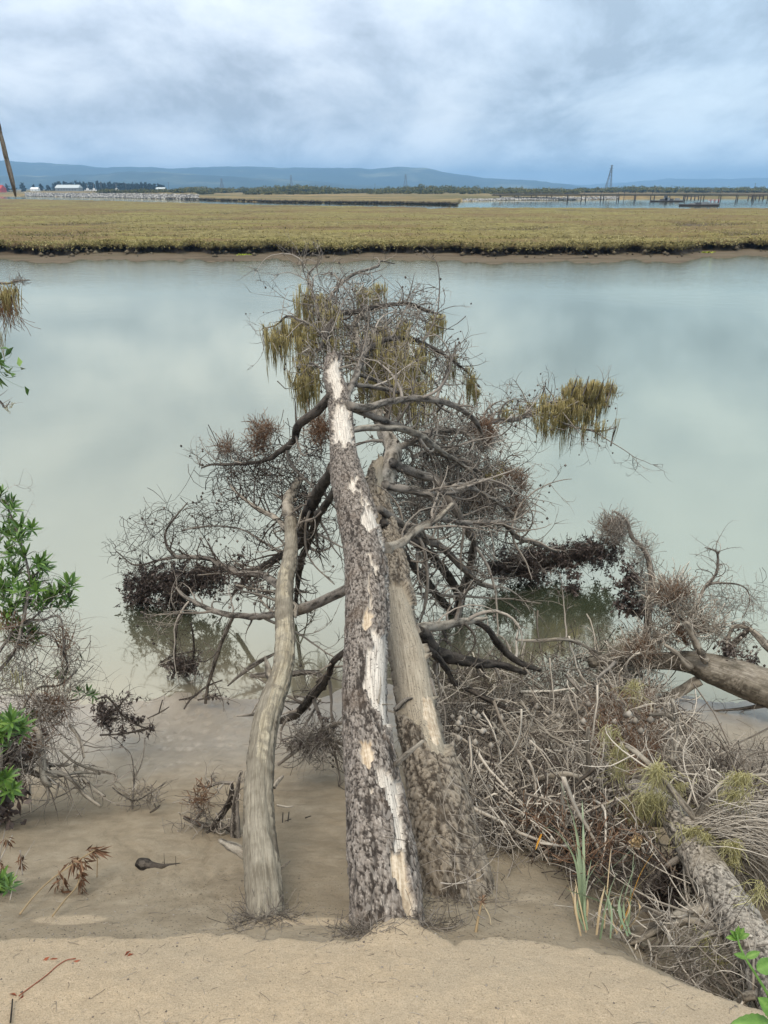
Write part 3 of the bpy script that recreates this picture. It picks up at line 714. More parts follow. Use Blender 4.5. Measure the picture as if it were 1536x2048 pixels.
hills('foothills', 3300, [(-1500, 345), (0, 352), (60, 348), (120, 352), (180, 351), (260, 345), (340, 343), (420, 350), (520, 356), (600, 362), (700, 368), (800, 374), (1000, 381), (3100, 384)], 83, 3.0, m.m)

# ------------------------------------------------------------------ far structures
M['steel'] = simple('galvanised_steel', [(0, C(.10, .11, .12)), (1, C(.17, .18, .19))])
M['timber'] = simple('dark_timber', [(0, C(.035, .028, .024)), (1, C(.10, .08, .065))])
M['white'] = simple('white_paint', [(0, C(.70, .71, .72)), (1, C(.82, .83, .84))], .5)
M['redroof'] = simple('red_paint', [(0, C(.35, .03, .02)), (1, C(.5, .06, .04))], .6)
M['greyroof'] = simple('pale_roof_sheet', [(0, C(.36, .41, .43)), (1, C(.5, .55, .57))], .5)
M['wallgrey'] = simple('wall_sheet', [(0, C(.20, .22, .23)), (1, C(.30, .32, .33))], .7)
M['dkgrey'] = simple('dark_grey_paint', [(0, C(.05, .05, .055)), (1, C(.12, .12, .12))], .6)
def fxy(px, D): return (px-768)/F_PX/1.0913*D
def pylon(px, D, ytop, wb, label, lean=0.0, arms=3, warm=None):
    X = fxy(px, D); z0 = float(far_z(px, D)); ht = H - D*float(tana(ytop)) - z0
    root = thing('power_pylon', (X, D, z0), label, 'pylon')
    def P(t, sx, sy):
        wdt = wb*(1-t)**1.25*.5+.35; return np.array([X+sx*wdt+lean*t*ht, D+sy*wdt, z0+t*ht])
    r = D*.00026
    for sx, sy in ((-1, -1), (1, -1), (1, 1), (-1, 1)):
        a = Acc(); a.tubes(np.stack([P(t, sx, sy) for t in np.linspace(0, 1, 7)]), np.full(7, r), 4); a.build('leg', M['steel'], root)
    a = Acc(); lv = [0, .2, .38, .53, .66, .77, .86, .93, 1]
    for i in range(8):
        for (p, q) in (((-1, -1), (1, -1)), ((1, -1), (1, 1)), ((1, 1), (-1, 1)), ((-1, 1), (-1, -1))):
            a.tubes(np.stack([P(lv[i], *p), P(lv[i+1], *q)]), np.full(2, r*.5)); a.tubes(np.stack([P(lv[i], *q), P(lv[i+1], *p)]), np.full(2, r*.5))
            a.tubes(np.stack([P(lv[i+1], *p), P(lv[i+1], *q)]), np.full(2, r*.5))
    a.build('bracing', M['steel'], root)
    for i in range(arms):
        t = .97-.1*i; c = P(t, 0, 0); c[0] = X+lean*t*ht
        a = Acc(); L = wb*.33*(1.0+.12*i); a.tubes(np.stack([c-[L, 0, 0], c, c+[L, 0, 0]]), np.array([r*.5, r*1.1, r*.5]), 4); a.build('cross_arm', M['steel'], root)
pylon(1216, 860, 330, 6.0, 'tall lattice pylon standing out against the sky above the right trees', lean=.06)
pylon(811, 1500, 349, 9.0, 'blue hazed pylon before the hills above the middle of the woodland')
pylon(583, 1700, 350, 8.0, 'slim faint pylon in front of the highest part of the hills')
pylon(444, 1500, 357, 8.0, 'short faint pylon at the left end of the bushy woodland', arms=2)
def pole(px, D, ytop, label, w=.3):
    X = fxy(px, D); z0 = float(far_z(px, D)); ht = H - D*float(tana(ytop)) - z0
    root = thing('utility_pole', (X, D, z0), label, 'pole')
    a = Acc(); a.tubes(np.array([[X, D, z0], [X, D, z0+ht*.5], [X, D, z0+ht]]), np.array([w, w*.85, w*.7]), 6); a.build('shaft', M['dkgrey'], root)
    a = Acc(); a.box((X, D, z0+ht*.92), (ht*.22, .3, .3)); a.build('cross_arm', M['dkgrey'], root)
pole(750, 1200, 367, 'dark short pole rising from the dip between the two bushy woods')
pole(338, 1100, 364, 'slim pole just right of the end of the conifer belt')
pole(203, 700, 363, 'pole rising beside the white boats in front of the conifers', .22)
pole(252, 700, 366, 'pole half way along the conifer belt', .2)
pole(1343, 900, 371, 'stub pole above the hump of trees behind the pier', .25)
pole(1509, 900, 366, 'pole at the far right above the tree line', .3)
pole(1250, 330, 384, 'thin white mast behind the deck of the pier', .12)

# barn, house, boats
def building(name, px, D, ytop, wpx, label, cat, wm, rm, ybase=None, depth=10, windows=6):
    X = fxy(px, D); z0 = float(far_z(px, D)); W = wpx*D/F_PX/1.09; ht = H - D*float(tana(ytop)) - z0
    root = thing(name, (X, D, z0), label, cat); ew = ht*.5
    a = Acc(); a.box((X, D, z0+ew/2), (W, depth, ew)); a.build('wall', wm, root, smooth=False)
    a = Acc(); h = W/2*1.04; d = depth/2*1.08
    V = [(X-h, D-d, z0+ew), (X+h, D-d, z0+ew), (X+h*.96, D, z0+ht), (X-h*.96, D, z0+ht), (X-h, D+d, z0+ew), (X+h, D+d, z0+ew)]
    a.add(V, [[0, 1, 2, 3], [4, 3, 2, 5], [0, 4, 5, 1]], [[0, 3, 4], [1, 5, 2]]); a.build('roof', rm, root, smooth=False)
    for i in range(windows):
        a = Acc(); a.box((X-W*.42+W*.84*(i+.5)/windows, D-depth/2-.05, z0+ew*.5), (W*.05, .15, ew*.45)); a.build('window', M['dkgrey'], root, smooth=False)
building('barn', 138, 700, 369.5, 46, 'long white barn with a pale roof before the dark conifers', 'barn', M['wallgrey'], M['greyroof'], windows=7)
building('house', -2, 700, 370, 18, 'red roofed house cut by the left edge of the photo', 'house', M['redroof'], M['redroof'], windows=2)
building('shed', 70, 700, 374.5, 15, 'small white shed left of the long barn', 'shed', M['white'], M['white'], windows=2, depth=5)
building('shed', 322, 690, 374.5, 18, 'low grey shed at the right end of the conifer belt', 'shed', M['wallgrey'], M['greyroof'], windows=2, depth=5)
def boat(px, D, wpx, label):
    X = fxy(px, D); z0 = float(far_z(px, D)); L = wpx*D/F_PX/1.09; root = thing('boat', (X, D, z0), label, 'boat')
    s = np.linspace(-1, 1, 9); a = Acc(); V = []
    for u in s:
        b = .18*L*(1-abs(u)**3)*.8+.02*L; V += [(X+u*L/2, D-b, z0+.9+.35*abs(u)), (X+u*L/2*.9, D, z0+.1), (X+u*L/2, D+b, z0+.9+.35*abs(u))]
    Q = []
    for i in range(8):
        k = i*3; Q += [[k, k+3, k+4, k+1], [k+1, k+4, k+5, k+2], [k+2, k+5, k+3, k]]
    a.add(V, Q); a.build('hull', M['white'], root)
    a = Acc(); a.box((X, D, z0+1.7), (L*.35, L*.2, 1.2)); a.build('cabin', M['white'], root, smooth=False)
    a = Acc(); a.tubes(np.array([[X, D, z0+1], [X, D, z0+5.5]]), np.array([.08, .05]), 5); a.build('mast', M['white'], root)
boat(175, 640, 13, 'first white boat ashore to the right of the barn')
boat(188, 650, 11, 'smallest white boat ashore, right of another beside the barn')
boat(233, 640, 10, 'lone white boat ashore in front of the middle conifers')

# pier
pr = thing('pier', (fxy(1270, 300), 300, 0), 'long low timber pier carrying a pipe across the open water', 'pier')
xa, xb = fxy(985, 300), fxy(1900, 300)
a = Acc(); a.box(((xa+xb)/2, 300, 1.62), (xb-xa, 2.4, .28), v=.3); a.build('deck', M['timber'], pr, smooth=False)
a = Acc(); xs = np.linspace(xa, xb, 30); a.tubes(np.stack([xs, 0*xs+298.6, 0*xs+2.05], -1), np.full(30, .17), 8); a.build('pipe', M['dkgrey'], pr)
for yy in (298.9, 301.1):
    a = Acc(); a.tubes(np.stack([xs, 0*xs+yy, 0*xs+2.5], -1), np.full(30, .05), 4); a.build('railing', M['timber'], pr)
i = 0
for px in np.arange(1000, 1900, 34.0):
    for k, dxx in enumerate((-.45, .45)):
        x = fxy(px+rng.normal()*2, 300)+dxx*1.5; a = Acc()
        a.tubes(np.array([[x, 299+k*1.8, -.8], [x+dxx*.15, 299+k*1.8, 1.55]]), np.array([.19, .17]), 6); a.build('pile', M['timber'], pr)
    x = fxy(px, 300); a = Acc(); a.box((x, 300, 2.15), (.12, .12, 1.0)); a.build('rail_post', M['timber'], pr, smooth=False)
for nm, p0, p1, y0, D, lab in (('old_piles', 1370, 1400, 397, 330, ''), ('old_piles', 1500, 1530, 397, 330, '')):
    root = thing('dolphin_piles', (fxy((p0+p1)/2, D), D, 0), 'cluster of old mooring piles behind the pier, ' + ('nearer the middle' if p0 < 1450 else 'at the right edge'), 'mooring piles')
    for q in np.linspace(p0, p1, 5):
        a = Acc(); x = fxy(q, D); a.tubes(np.array([[x, D, -.6], [x, D, 1.2+.3*rng.random()]]), np.array([.25, .22]), 6); a.build('pile', M['timber'], root)
    a = Acc(); a.box((fxy((p0+p1)/2, D), D, 1.0), (fxy(p1, D)-fxy(p0, D), .35, .25)); a.build('cap_beam', M['timber'], root, smooth=False)
# rafts
def raft(x0, x1, D, lab, crates, group=None):
    root = thing('raft', (fxy((x0+x1)/2, D), D, 0), lab, 'raft'); W = fxy(x1, D)-fxy(x0, D); X = fxy((x0+x1)/2, D)
    a = Acc(); V = []; Q = []
    for u in np.linspace(-1, 1, 9):
        b = 1.2*(1-max(0, abs(u)-.6)*1.6); V += [(X+u*W/2, D-b, .32+.08*abs(u)), (X+u*W/2*.97, D-b*.8, -.1), (X+u*W/2*.97, D+b*.8, -.1), (X+u*W/2, D+b, .32+.08*abs(u))]
    for i in range(8):
        k = i*4; Q += [[k, k+4, k+5, k+1], [k+1, k+5, k+6, k+2], [k+2, k+6, k+7, k+3], [k+3, k+7, k+4, k]]
    Q += [[0, 1, 2, 3], [35, 34, 33, 32]]
    a.add(V, Q); a.build('hull', M['timber'], root)
    for (u, wd, hh, mm) in crates:
        a = Acc(); a.box((X+u*W/2, D, .33+hh/2), (wd, 1.2, hh)); a.build('deck_box', M[mm], root, smooth=False)
    return root, X, W
r_, X, W = raft(1363, 1444, 196, 'low grey raft with a red and white rack, nearest the marsh', [(-.35, 1.0, .3, 'wallgrey'), (-.1, 1.4, .45, 'dkgrey'), (.1, .8, .5, 'wallgrey'), (.3, 1.0, .6, 'wallgrey'), (.62, 2.6, .35, 'wallgrey')])
for i in range(6):
    a = Acc(); x = X+W*.22+i*.5; a.tubes(np.array([[x, 196, .6], [x, 196, 1.45]]), np.array([.06, .06]), 4); a.build('post', M['redroof'] if i % 2 else M['white'], r_)
a = Acc(); a.tubes(np.array([[X+W*.2, 196, 1.3], [X+W*.2+2.8, 196, 1.3]]), np.array([.05, .05]), 4); a.build('rail', M['redroof'], r_)
raft(1304, 1371, 262, 'darker raft heaped with gear just in front of the pier', [(-.3, 1.2, .5, 'dkgrey'), (-.05, 1.6, .9, 'wallgrey'), (-.1, .8, 1.5, 'dkgrey'), (.25, 1.0, .6, 'dkgrey'), (.6, 1.2, .7, 'wallgrey')])
M['flat'] = simple('mud_flat', [(0, C(.14, .13, .11)), (1, C(.2, .19, .16))], .5)
# low mud bar left of the pier
th = np.linspace(0, 6.283, 40, endpoint=False); cx, cy = fxy(1060, 262), 262
V = [(cx, cy, .12)] + [(cx+13*math.cos(t)*(1+.2*math.sin(3*t)), cy+6*math.sin(t), -.05) for t in th]
obj('mud_bar', mesh('mud_bar', V, None, [[0, i+1, (i+1) % 40+1] for i in range(40)], {'v': np.full(41, .5)}), M['flat'], kind='structure')

# ------------------------------------------------------------------ air
hz = Acc(); hz.box((0, 4200, 82.0), (19000, 9600, 168)); M['air'] = bpy.data.materials.new('haze_air'); M['air'].use_nodes = True
t_ = M['air'].node_tree; t_.nodes.clear(); o_ = t_.nodes.new('ShaderNodeOutputMaterial'); pv = t_.nodes.new('ShaderNodeVolumePrincipled')
pv.inputs['Color'].default_value = (.35, .63, 1.0, 1); pv.inputs['Density'].default_value = 2.9e-4; pv.inputs['Anisotropy'].default_value = 0.0
t_.links.new(pv.outputs[0], o_.inputs['Volume'])
hz.build('haze', M['air'], kind='stuff', smooth=False)

# ------------------------------------------------------------------ fallen trees
def inpoly(x, y, poly):
    poly = np.asarray(poly, float); r = np.zeros(x.shape, bool); j = len(poly)-1
    for i in range(len(poly)):
        xi, yi = poly[i]; xj, yj = poly[j]
        c = ((yi > y) != (yj > y)) & (x < (xj-xi)*(y-yi)/(yj-yi+1e-9)+xi); r ^= c; j = i
    return r
def line_D(py, y0, D0_, y1, D1_):
    """distance of a straight log in the vertical plane, given two of its points"""
    z0 = H-D0_*tana(y0); z1 = H-D1_*tana(y1); s = (z1-z0)/(D1_-D0_)
    return (H-z0+s*D0_)/(tana(py)+s)
def trunk(ctrl, K, sides, bury=None, kind='bark', bare=(), tan=(), amp=.006, cell=.035, seed=0, broken=0.0, flat=None):
    """ctrl rows: px, py, width px, D.  Returns mesh + centre line"""
    c = np.array(ctrl, float); P = pt(c[:, 0], c[:, 1], c[:, 3]); R = c[:, 2]*dep(c[:, 1], c[:, 3])/F_PX/2
    if bury is not None: P = np.vstack([P[0]+np.array(bury), P]); R = np.r_[R[0]*1.05, R]
    X = cat_rom(np.column_stack([P, R]), K); P, R = X[:, :3], np.maximum(X[:, 3], .002)
    T = nrm(np.gradient(P, axis=0)); A = nrm(np.cross(T, [0, 0, 1.0])); B = np.cross(A, T)     # B up
    s = np.r_[0, np.cumsum(np.linalg.norm(np.diff(P, axis=0), axis=1))]
    th = np.arange(sides)/sides*2*np.pi - np.pi/2       # seam underneath
    TH, S = np.meshgrid(th, s); RR = np.repeat(R[:, None], sides, 1)
    cx, cy = np.cos(TH)*RR, np.sin(TH)*RR
    lump = .06*RR*fbm(np.cos(TH)*1.2+3, np.sin(TH)*1.2, S*3.5, s=seed, o=3)
    arc = TH*np.mean(R)
    wob = cell*.75*fbm(arc/cell*.8, S/cell*.5, s=seed+5, o=4); wo2 = cell*1.2*fbm(arc/cell*.6+9, S/cell*.4, s=seed+15, o=4)
    f1, f2, cv = worley((arc+wob)/cell, (S+wo2)/(cell*2.8), s=seed+1)
    g1, g2, gv = worley((arc+wob)/cell*2.3, (S+wo2)/(cell*2.8)*2.3, s=seed+2)
    crack = sstep(0, .35, f2-f1)*.5 + sstep(0, .4, g2-g1)*.5
    rel = np.clip(crack*(.74+.28*cv) + .18*fbm(arc*90, S*60, s=seed+3), 0, 1)
    fis = sstep(0, .11, np.abs(fbm((arc+wob*.5)*15, (S+wo2*.3)*2.6, s=seed+21, o=4))); rel = rel*(.30+.70*fis)
    ra = RR + lump
    V0 = P[:, None]+A[:, None]*(np.cos(TH)*ra)[..., None]+B[:, None]*(np.sin(TH)*ra)[..., None]
    px, py = proj(V0); nzx = 10*fbm(arc*45, S*20, s=seed+9, o=5); nzy = 18*fbm(arc*45, S*20, s=seed+10, o=5)
    bm = np.zeros(TH.shape, bool); tm = np.zeros(TH.shape, bool); up = (np.sin(TH) > -.35)
    for p_ in bare: bm |= inpoly(px+nzx, py+nzy, p_)
    for p_ in tan: tm |= inpoly(px+nzx, py+nzy, p_)
    bm &= up; tm &= up; bm |= tm; b = bm.astype(float)
    if kind == 'mud':
        sd_ = sstep(.80, .95, np.abs(np.cos(TH))+.12*fbm(np.cos(TH)*2, np.sin(TH)*2, S*9, s=seed+7)); disp = .0022*fbm(arc*60, S*5, s=seed+4) - .0045*sstep(.10, .0, np.abs(fbm(arc*22, S*1.6, s=seed+14, o=3))) + amp*.5*fbm(arc*20, S*12, s=seed+6) + sd_*(.002+amp*.7*rel)
    else:
        peel = .55*(rel*amp) + .4*amp*cv*crack + .45*amp*(fis-1)
        disp = np.where(bm, -amp*1.7+.0016*fbm(arc*160, S*6, s=seed+4), peel)
    if flat is not None: disp = disp + flat(TH, S, RR)
    if broken:
        e = broken*(.5+.5*vn(np.cos(TH)*3, np.sin(TH)*3, 0, s=seed+8)); tail = sstep(s[-1]-.05, s[-1], S); V0 = V0 + T[-1][None, None]*(e*tail)[..., None]
    N_ = A[:, None]*np.cos(TH)[..., None]+B[:, None]*np.sin(TH)[..., None]
    V = V0+N_*disp[..., None]
    I = np.arange(K*sides).reshape(K, sides); a = I[:-1]; b_ = np.roll(a, -1, 1); d = I[1:]; c_ = np.roll(d, -1, 1)
    Q = np.stack([a, d, c_, b_], -1).reshape(-1, 4)
    # end caps, sunk in the middle
    V = np.concatenate([V.reshape(-1, 3), [P[0]], [P[-1]-T[-1]*.01]]); n0 = K*sides
    i0 = I[0]; i1 = I[-1]; Tt = np.concatenate([np.stack([np.roll(i0, -1), 0*i0+n0, i0], -1)[:, ::-1][:, [0, 1, 2]], np.stack([i1, 0*i1+n0+1, np.roll(i1, -1)], -1)])
    z2 = np.zeros(2)
    me = mesh('trunk', V, Q, Tt, {'relief': np.r_[rel.ravel(), .4, .4], 'bare': np.r_[b.ravel(), 0, 1], 'tan': np.r_[tm.astype(float).ravel(), 0, .5], 'rel0': np.r_[((sd_*sstep(.5, .2, rel)*.8) if kind == 'mud' else 0*TH).ravel(), z2]})
    gr = me.attributes.new('grain', 'FLOAT_VECTOR', 'POINT')
    gr.data.foreach_set('vector', np.concatenate([np.stack([np.cos(TH)*R.mean()*6, np.sin(TH)*R.mean()*6, S*.35], -1).reshape(-1, 3), np.zeros((2, 3))]).astype(np.float32).ravel())
    bv = me.attributes.new('bk', 'FLOAT_VECTOR', 'POINT')
    bv.data.foreach_set('vector', np.concatenate([np.stack([np.cos(TH)*R.mean(), np.sin(TH)*R.mean(), S*.33], -1).reshape(-1, 3), np.zeros((2, 3))]).astype(np.float32).ravel())
    return me, (P, R)

class Tree:
    """a fallen tree: the root Empty, its branches (one object each) and its twigs"""
    def __init__(s, name, loc, label, cat, group=None):
        s.root = thing(name, loc, label, cat, group); s.B = []
    def branch(s, pts, mat='branch', K=None, name='branch', jag=.5, sides=10, label=None, reg=True):
        """pts rows: px, py, width px, D"""
        c = np.array(pts, float); P = pt(c[:, 0], c[:, 1], c[:, 3]); R = c[:, 2]*dep(c[:, 1], c[:, 3])/F_PX/2
        L = np.linalg.norm(np.diff(P, axis=0), axis=1).sum(); K = K or int(max(14, L/.018))
        X = cat_rom(np.column_stack([P, R]), K); P, R = X[:, :3], np.maximum(X[:, 3], .0015)
        sd = rng.integers(1000)
        u = np.linspace(0, L, K); w_ = jag*.35*np.mean(R)
        P = P + np.stack([vn(u*14, u*0, 1, sd), vn(u*14, u*0, 5, sd+1), vn(u*14, u*0, 9, sd+2)], -1)*w_*np.sin(np.pi*np.linspace(0, 1, K))[:, None]
        T = nrm(np.gradient(P, axis=0)); rf = np.array([0, 0, 1.0]) if abs(T[:, 2].mean()) < .8 else np.array([1.0, 0, 0])
        A = nrm(np.cross(T, rf)); B = np.cross(A, T); th = np.arange(sides)/sides*2*np.pi
        TH, S = np.meshgrid(th, u); RR = R[:, None]*(1+.13*fbm(np.cos(TH)*1.5+sd, np.sin(TH)*1.5, S*9, s=sd, o=3)) 
        rg = np.clip(.5+.9*fbm(np.cos(TH)*2.2+sd, np.sin(TH)*2.2, S*11, s=sd+3, o=3), 0, 1)
        RR = RR*(.92+.16*rg)
        kn = (vn(u*5, u*0, 3, sd+7) > .55)*.18; RR = RR*(1+kn)[:, None]
        V = P[:, None]+A[:, None]*(np.cos(TH)*RR)[..., None]+B[:, None]*(np.sin(TH)*RR)[..., None]
        I = np.arange(K*sides).reshape(K, sides); a = I[:-1]; b_ = np.roll(a, -1, 1); d = I[1:]; c_ = np.roll(d, -1, 1)
        Q = np.stack([a, d, c_, b_], -1).reshape(-1, 4); n0 = K*sides
        V = np.concatenate([V.reshape(-1, 3), [P[0]], [P[-1]+T[-1]*R[-1]]]); i0, i1 = I[0], I[-1]
        Tt = np.concatenate([np.stack([i0, np.roll(i0, -1), 0*i0+n0], -1), np.stack([np.roll(i1, -1), i1, 0*i1+n0+1], -1)])
        me = mesh(name, V, Q, Tt, {'relief': np.r_[rg.ravel(), .5, .5]})
        bv = me.attributes.new('bk', 'FLOAT_VECTOR', 'POINT'); rm = np.mean(R)
        bv.data.foreach_set('vector', np.concatenate([np.stack([np.cos(TH)*rm+sd, np.sin(TH)*rm, S*.33], -1).reshape(-1, 3), np.zeros((2, 3))]).astype(np.float32).ravel())
        o = obj(name, me, M[mat], s.root, label=label)
        if reg: s.B.append((P, R))
        return o
    def batch(s, sel=None, K=24):
        bs = s.B if sel is None else [s.B[i] for i in sel]
        o = []
        for P, R in bs:
            u = np.linspace(0, len(P)-1, K); a = np.minimum(u.astype(int), len(P)-2); f = (u-a)
            o.append((P[a]*(1-f)[:, None]+P[a+1]*f[:, None], R[a]*(1-f)+R[a+1]*f))
        return np.stack([x[0] for x in o]), np.stack([x[1] for x in o])
def tassels(acc, P0, L, n=9, spread=.03, w=.0022, v=None):
    """hanging lichen: strands that start side by side and draw together below"""
    m_ = len(P0); L = np.broadcast_to(L, (m_,)); P0 = np.repeat(P0, n, 0); Lr = np.repeat(L, n)*(.45+.55*rng.random(m_*n)); K = 5
    off = rng.normal(size=(m_*n, 3))*spread*np.array([1, 1, .3]); t = np.linspace(0, 1, K)
    P = P0[:, None]+off[:, None]*(1-t[None, :, None]*.75)+np.stack([0*t, 0*t, -t], -1)[None]*Lr[:, None, None]
    P = P+rng.normal(size=(m_*n, K, 3))*np.array([.006, .006, 0])*t[None, :, None]
    base = rng.random(m_) if v is None else v
    vv = np.clip(np.repeat(base, n)*.6+rng.random(m_*n)*.4, 0, 1)
    acc.tubes(P, w*(.6+.8*rng.random(m_*n))[:, None]*np.array([.7, 1.3, 1.2, .8, .25])[None], 3, vv)
def pick(batch, n, inside=None):
    P, R = batch; m_, K, _ = P.shape; i = rng.integers(0, m_, n*(6 if inside is not None else 1)); k = rng.integers(0, K, len(i)); p = P[i, k]
    if inside is not None:
        x, y = proj(p); ok = np.zeros(len(p), bool)
        for (cx, cy, rx, ry) in inside: ok |= ((x-cx)/rx)**2+((y-cy)/ry)**2 < 1
        p = p[ok][:n]
    return p
def tangle(n, ells, L=(.15, .5), r=(.0015, .004), curl=.35, K=8, bias=None, grav=0.0):
    """loose twigs filling ellipsoids (px, py, D, rx, ry, rd)"""
    vol = np.array([e[3]*e[4] for e in ells], float); ns = (n*vol/vol.sum()).astype(int)
    P0 = np.concatenate([cloud(*e, k) for e, k in zip(ells, ns)]); n = len(P0)
    d = rng.normal(size=(n, 3))
    if bias is not None: d = d+np.array(bias)
    P = grow(P0, d, L[0]+(L[1]-L[0])*rng.random(n)**1.5, K, curl, grav)
    P = P-(P[:, K//2]-P[:, 0])[:, None]
    R = (r[0]+(r[1]-r[0])*rng.random(n)**2)[:, None]*np.linspace(1, .35, K)[None]
    return P, R
def above(b, zmin=0.004):
    P, R = b; P = P.copy(); g = np.maximum(tz(P[..., 0], P[..., 1], fine=False), 0)+zmin
    P[..., 2] = np.maximum(P[..., 2], g-.03); return P, R

GRP = 'fallen trees lying over the water'
# ---- 1: the big trunk in the middle
ctl = [(772, 1832, 144), (762, 1707, 134), (751, 1602, 114), (737, 1496, 96), (731, 1391, 90), (734, 1285, 88), (736, 1200, 87), (728, 1096, 82), (712, 1020, 76), (697, 964, 66), (686, 895, 50), (679, 805, 45), (666, 753, 37), (668, 722, 33)]
ctl = [(x, y, w_, float(line_D(y, 1830, 1.60, 722, 5.6))) for x, y, w_ in ctl]
T1 = Tree('fallen_tree', gp(770, 1850), 'biggest fallen trunk in the middle with dark fissured bark and white bare patches', 'fallen tree')
W1 = [[(662, 716), (684, 716), (684, 790), (682, 800), (667, 800), (661, 765), (650, 748)], [(664, 812), (699, 810), (709, 888), (662, 892)],
      [(706, 950), (712, 950), (722, 985), (744, 1012), (760, 1040), (766, 1064), (738, 1060), (721, 1040), (726, 1010), (718, 990), (694, 978), (700, 962)],
      [(752, 1050), (766, 1060), (778, 1120), (782, 1245), (778, 1245), (772, 1120)],
      [(784, 1236), (774, 1262), (742, 1262), (743, 1290), (728, 1330), (726, 1372), (742, 1404), (760, 1434), (777, 1462), (782, 1455)],
      [(752, 1538), (776, 1530), (798, 1560), (804, 1620), (812, 1700), (792, 1702), (786, 1640), (772, 1582), (757, 1572)], [(733, 1108), (742, 1108), (760, 1150), (752, 1152)], [(768, 985), (774, 1010), (764, 1008)],
      [(736, 1150), (740, 1150), (742, 1215), (736, 1215)], [(742, 1575), (746, 1590), (738, 1590)]]
TN1 = [[(734, 1212), (748, 1228), (748, 1250), (736, 1266), (724, 1252), (722, 1230)], [(720, 1480), (736, 1474), (748, 1496), (744, 1520), (738, 1536), (726, 1520), (718, 1500)], [(782, 1700), (813, 1704), (822, 1790), (832, 1846), (812, 1846), (796, 1770), (786, 1740)]]
me, cl1 = trunk(ctl, 760, 120, bury=(0.0, -.22, -.10), bare=W1, tan=TN1, amp=.0085, cell=.015, seed=100, broken=.07)
obj('trunk', me, M['bark'], T1.root)
def fold(TH, S, RR): return 0
def stubs(tree, lst, mat='branch_pale'):
    for pts in lst: tree.branch(pts, mat, name='stub', jag=.2, sides=7, reg=False)
def td(tree_line, y): return tree_line(y)
l1 = lambda y: float(line_D(y, 1830, 1.60, 722, 5.6))
stubs(T1, [[(783, 1540, 13, l1(1540)), (800, 1520, 12, l1(1540)-.03), (826, 1498, 10, l1(1540)-.05), (846, 1482, 7, l1(1540)-.05)],
           [(751, 1424, 5, l1(1424)), (756, 1410, 5, l1(1420)-.03), (760, 1380, 4, l1(1400)-.05), (761, 1354, 2, l1(1380)-.05)],
           [(757, 1410, 4, l1(1415)-.03), (772, 1409, 3, l1(1415)-.03), (786, 1408, 2, l1(1415)-.02)],
           [(714, 964, 6, l1(960)), (726, 957, 5, l1(960)-.03), (737, 954, 3, l1(960)-.03)],
           [(718, 1477, 10, l1(1477)), (713, 1475, 9, l1(1477)-.04)],
           [(708, 728, 4, 5.4), (664, 740, 4, l1(740)-.02)]])
# ---- 2: the second trunk, muddy at its foot
l2 = lambda y: float(line_D(y, 1790, 1.86, 925, 5.5))
ctl2 = [(914, 1796, 148), (893, 1700, 138), (876, 1602, 120), (852, 1496, 95), (838, 1426, 90), (820, 1320, 84), (803, 1250, 74), (792, 1180, 64), (780, 1110, 58), (768, 1060, 54), (752, 1000, 50), (756, 950, 40), (761, 925, 31)]
ctl2 = [(x, y, w_, l2(y)) for x, y, w_ in ctl2]
T2 = Tree('fallen_tree', gp(915, 1790), 'forked fallen trunk with barkless tan middle and muddy bark foot, right of the biggest', 'fallen tree')
B2 = [[(730, 1165), (812, 1165), (850, 1250), (868, 1330), (905, 1480), (900, 1512), (868, 1505), (835, 1450), (800, 1420), (760, 1420), (740, 1250)],
      [(735, 905), (775, 905), (780, 960), (762, 985), (748, 985), (752, 960)], [(745, 1030), (766, 1030), (766, 1056), (748, 1056)]]
TN2 = [[(850, 1390), (866, 1385), (880, 1410), (890, 1460), (880, 1485), (862, 1470), (850, 1430)], [(946, 1740), (958, 1735), (960, 1765), (950, 1765)]]
me, cl2 = trunk(ctl2, 640, 110, bury=(0.05, -.25, -.12), bare=B2, tan=TN2, amp=.014, cell=.026, seed=200, broken=.05)
obj('trunk', me, M['bark_mud'], T2.root)
# bark flakes left on the bare wood
stubs(T2, [[(805, 1318, 14, l2(1318)-.05), (815, 1330, 15, l2(1325)-.06), (822, 1345, 5, l2(1340)-.05)], [(860, 1358, 9, l2(1358)-.03), (868, 1385, 9, l2(1380)-.03), (872, 1392, 3, l2(1390)-.03)],
           [(790, 1420, 12, l2(1420)-.05), (810, 1400, 9, l2(1400)-.08), (824, 1396, 5, l2(1400)-.08)]], 'branch')
# the live stem beside the broken fork
l2b = lambda y: float(line_D(y, 1060, 4.55, 850, 6.2))
T2.branch([(764, 1010, 30, l2b(1010)), (772, 960, 34, l2b(960)), (786, 910, 34, l2b(910)), (779, 880, 30, l2b(880)), (762, 850, 24, 6.2), (748, 800, 16, 6.8), (757, 745, 13, 7.4), (754, 690, 11, 8.0)], 'bark_grey', sides=20, label='upper stem with grey scaly bark')
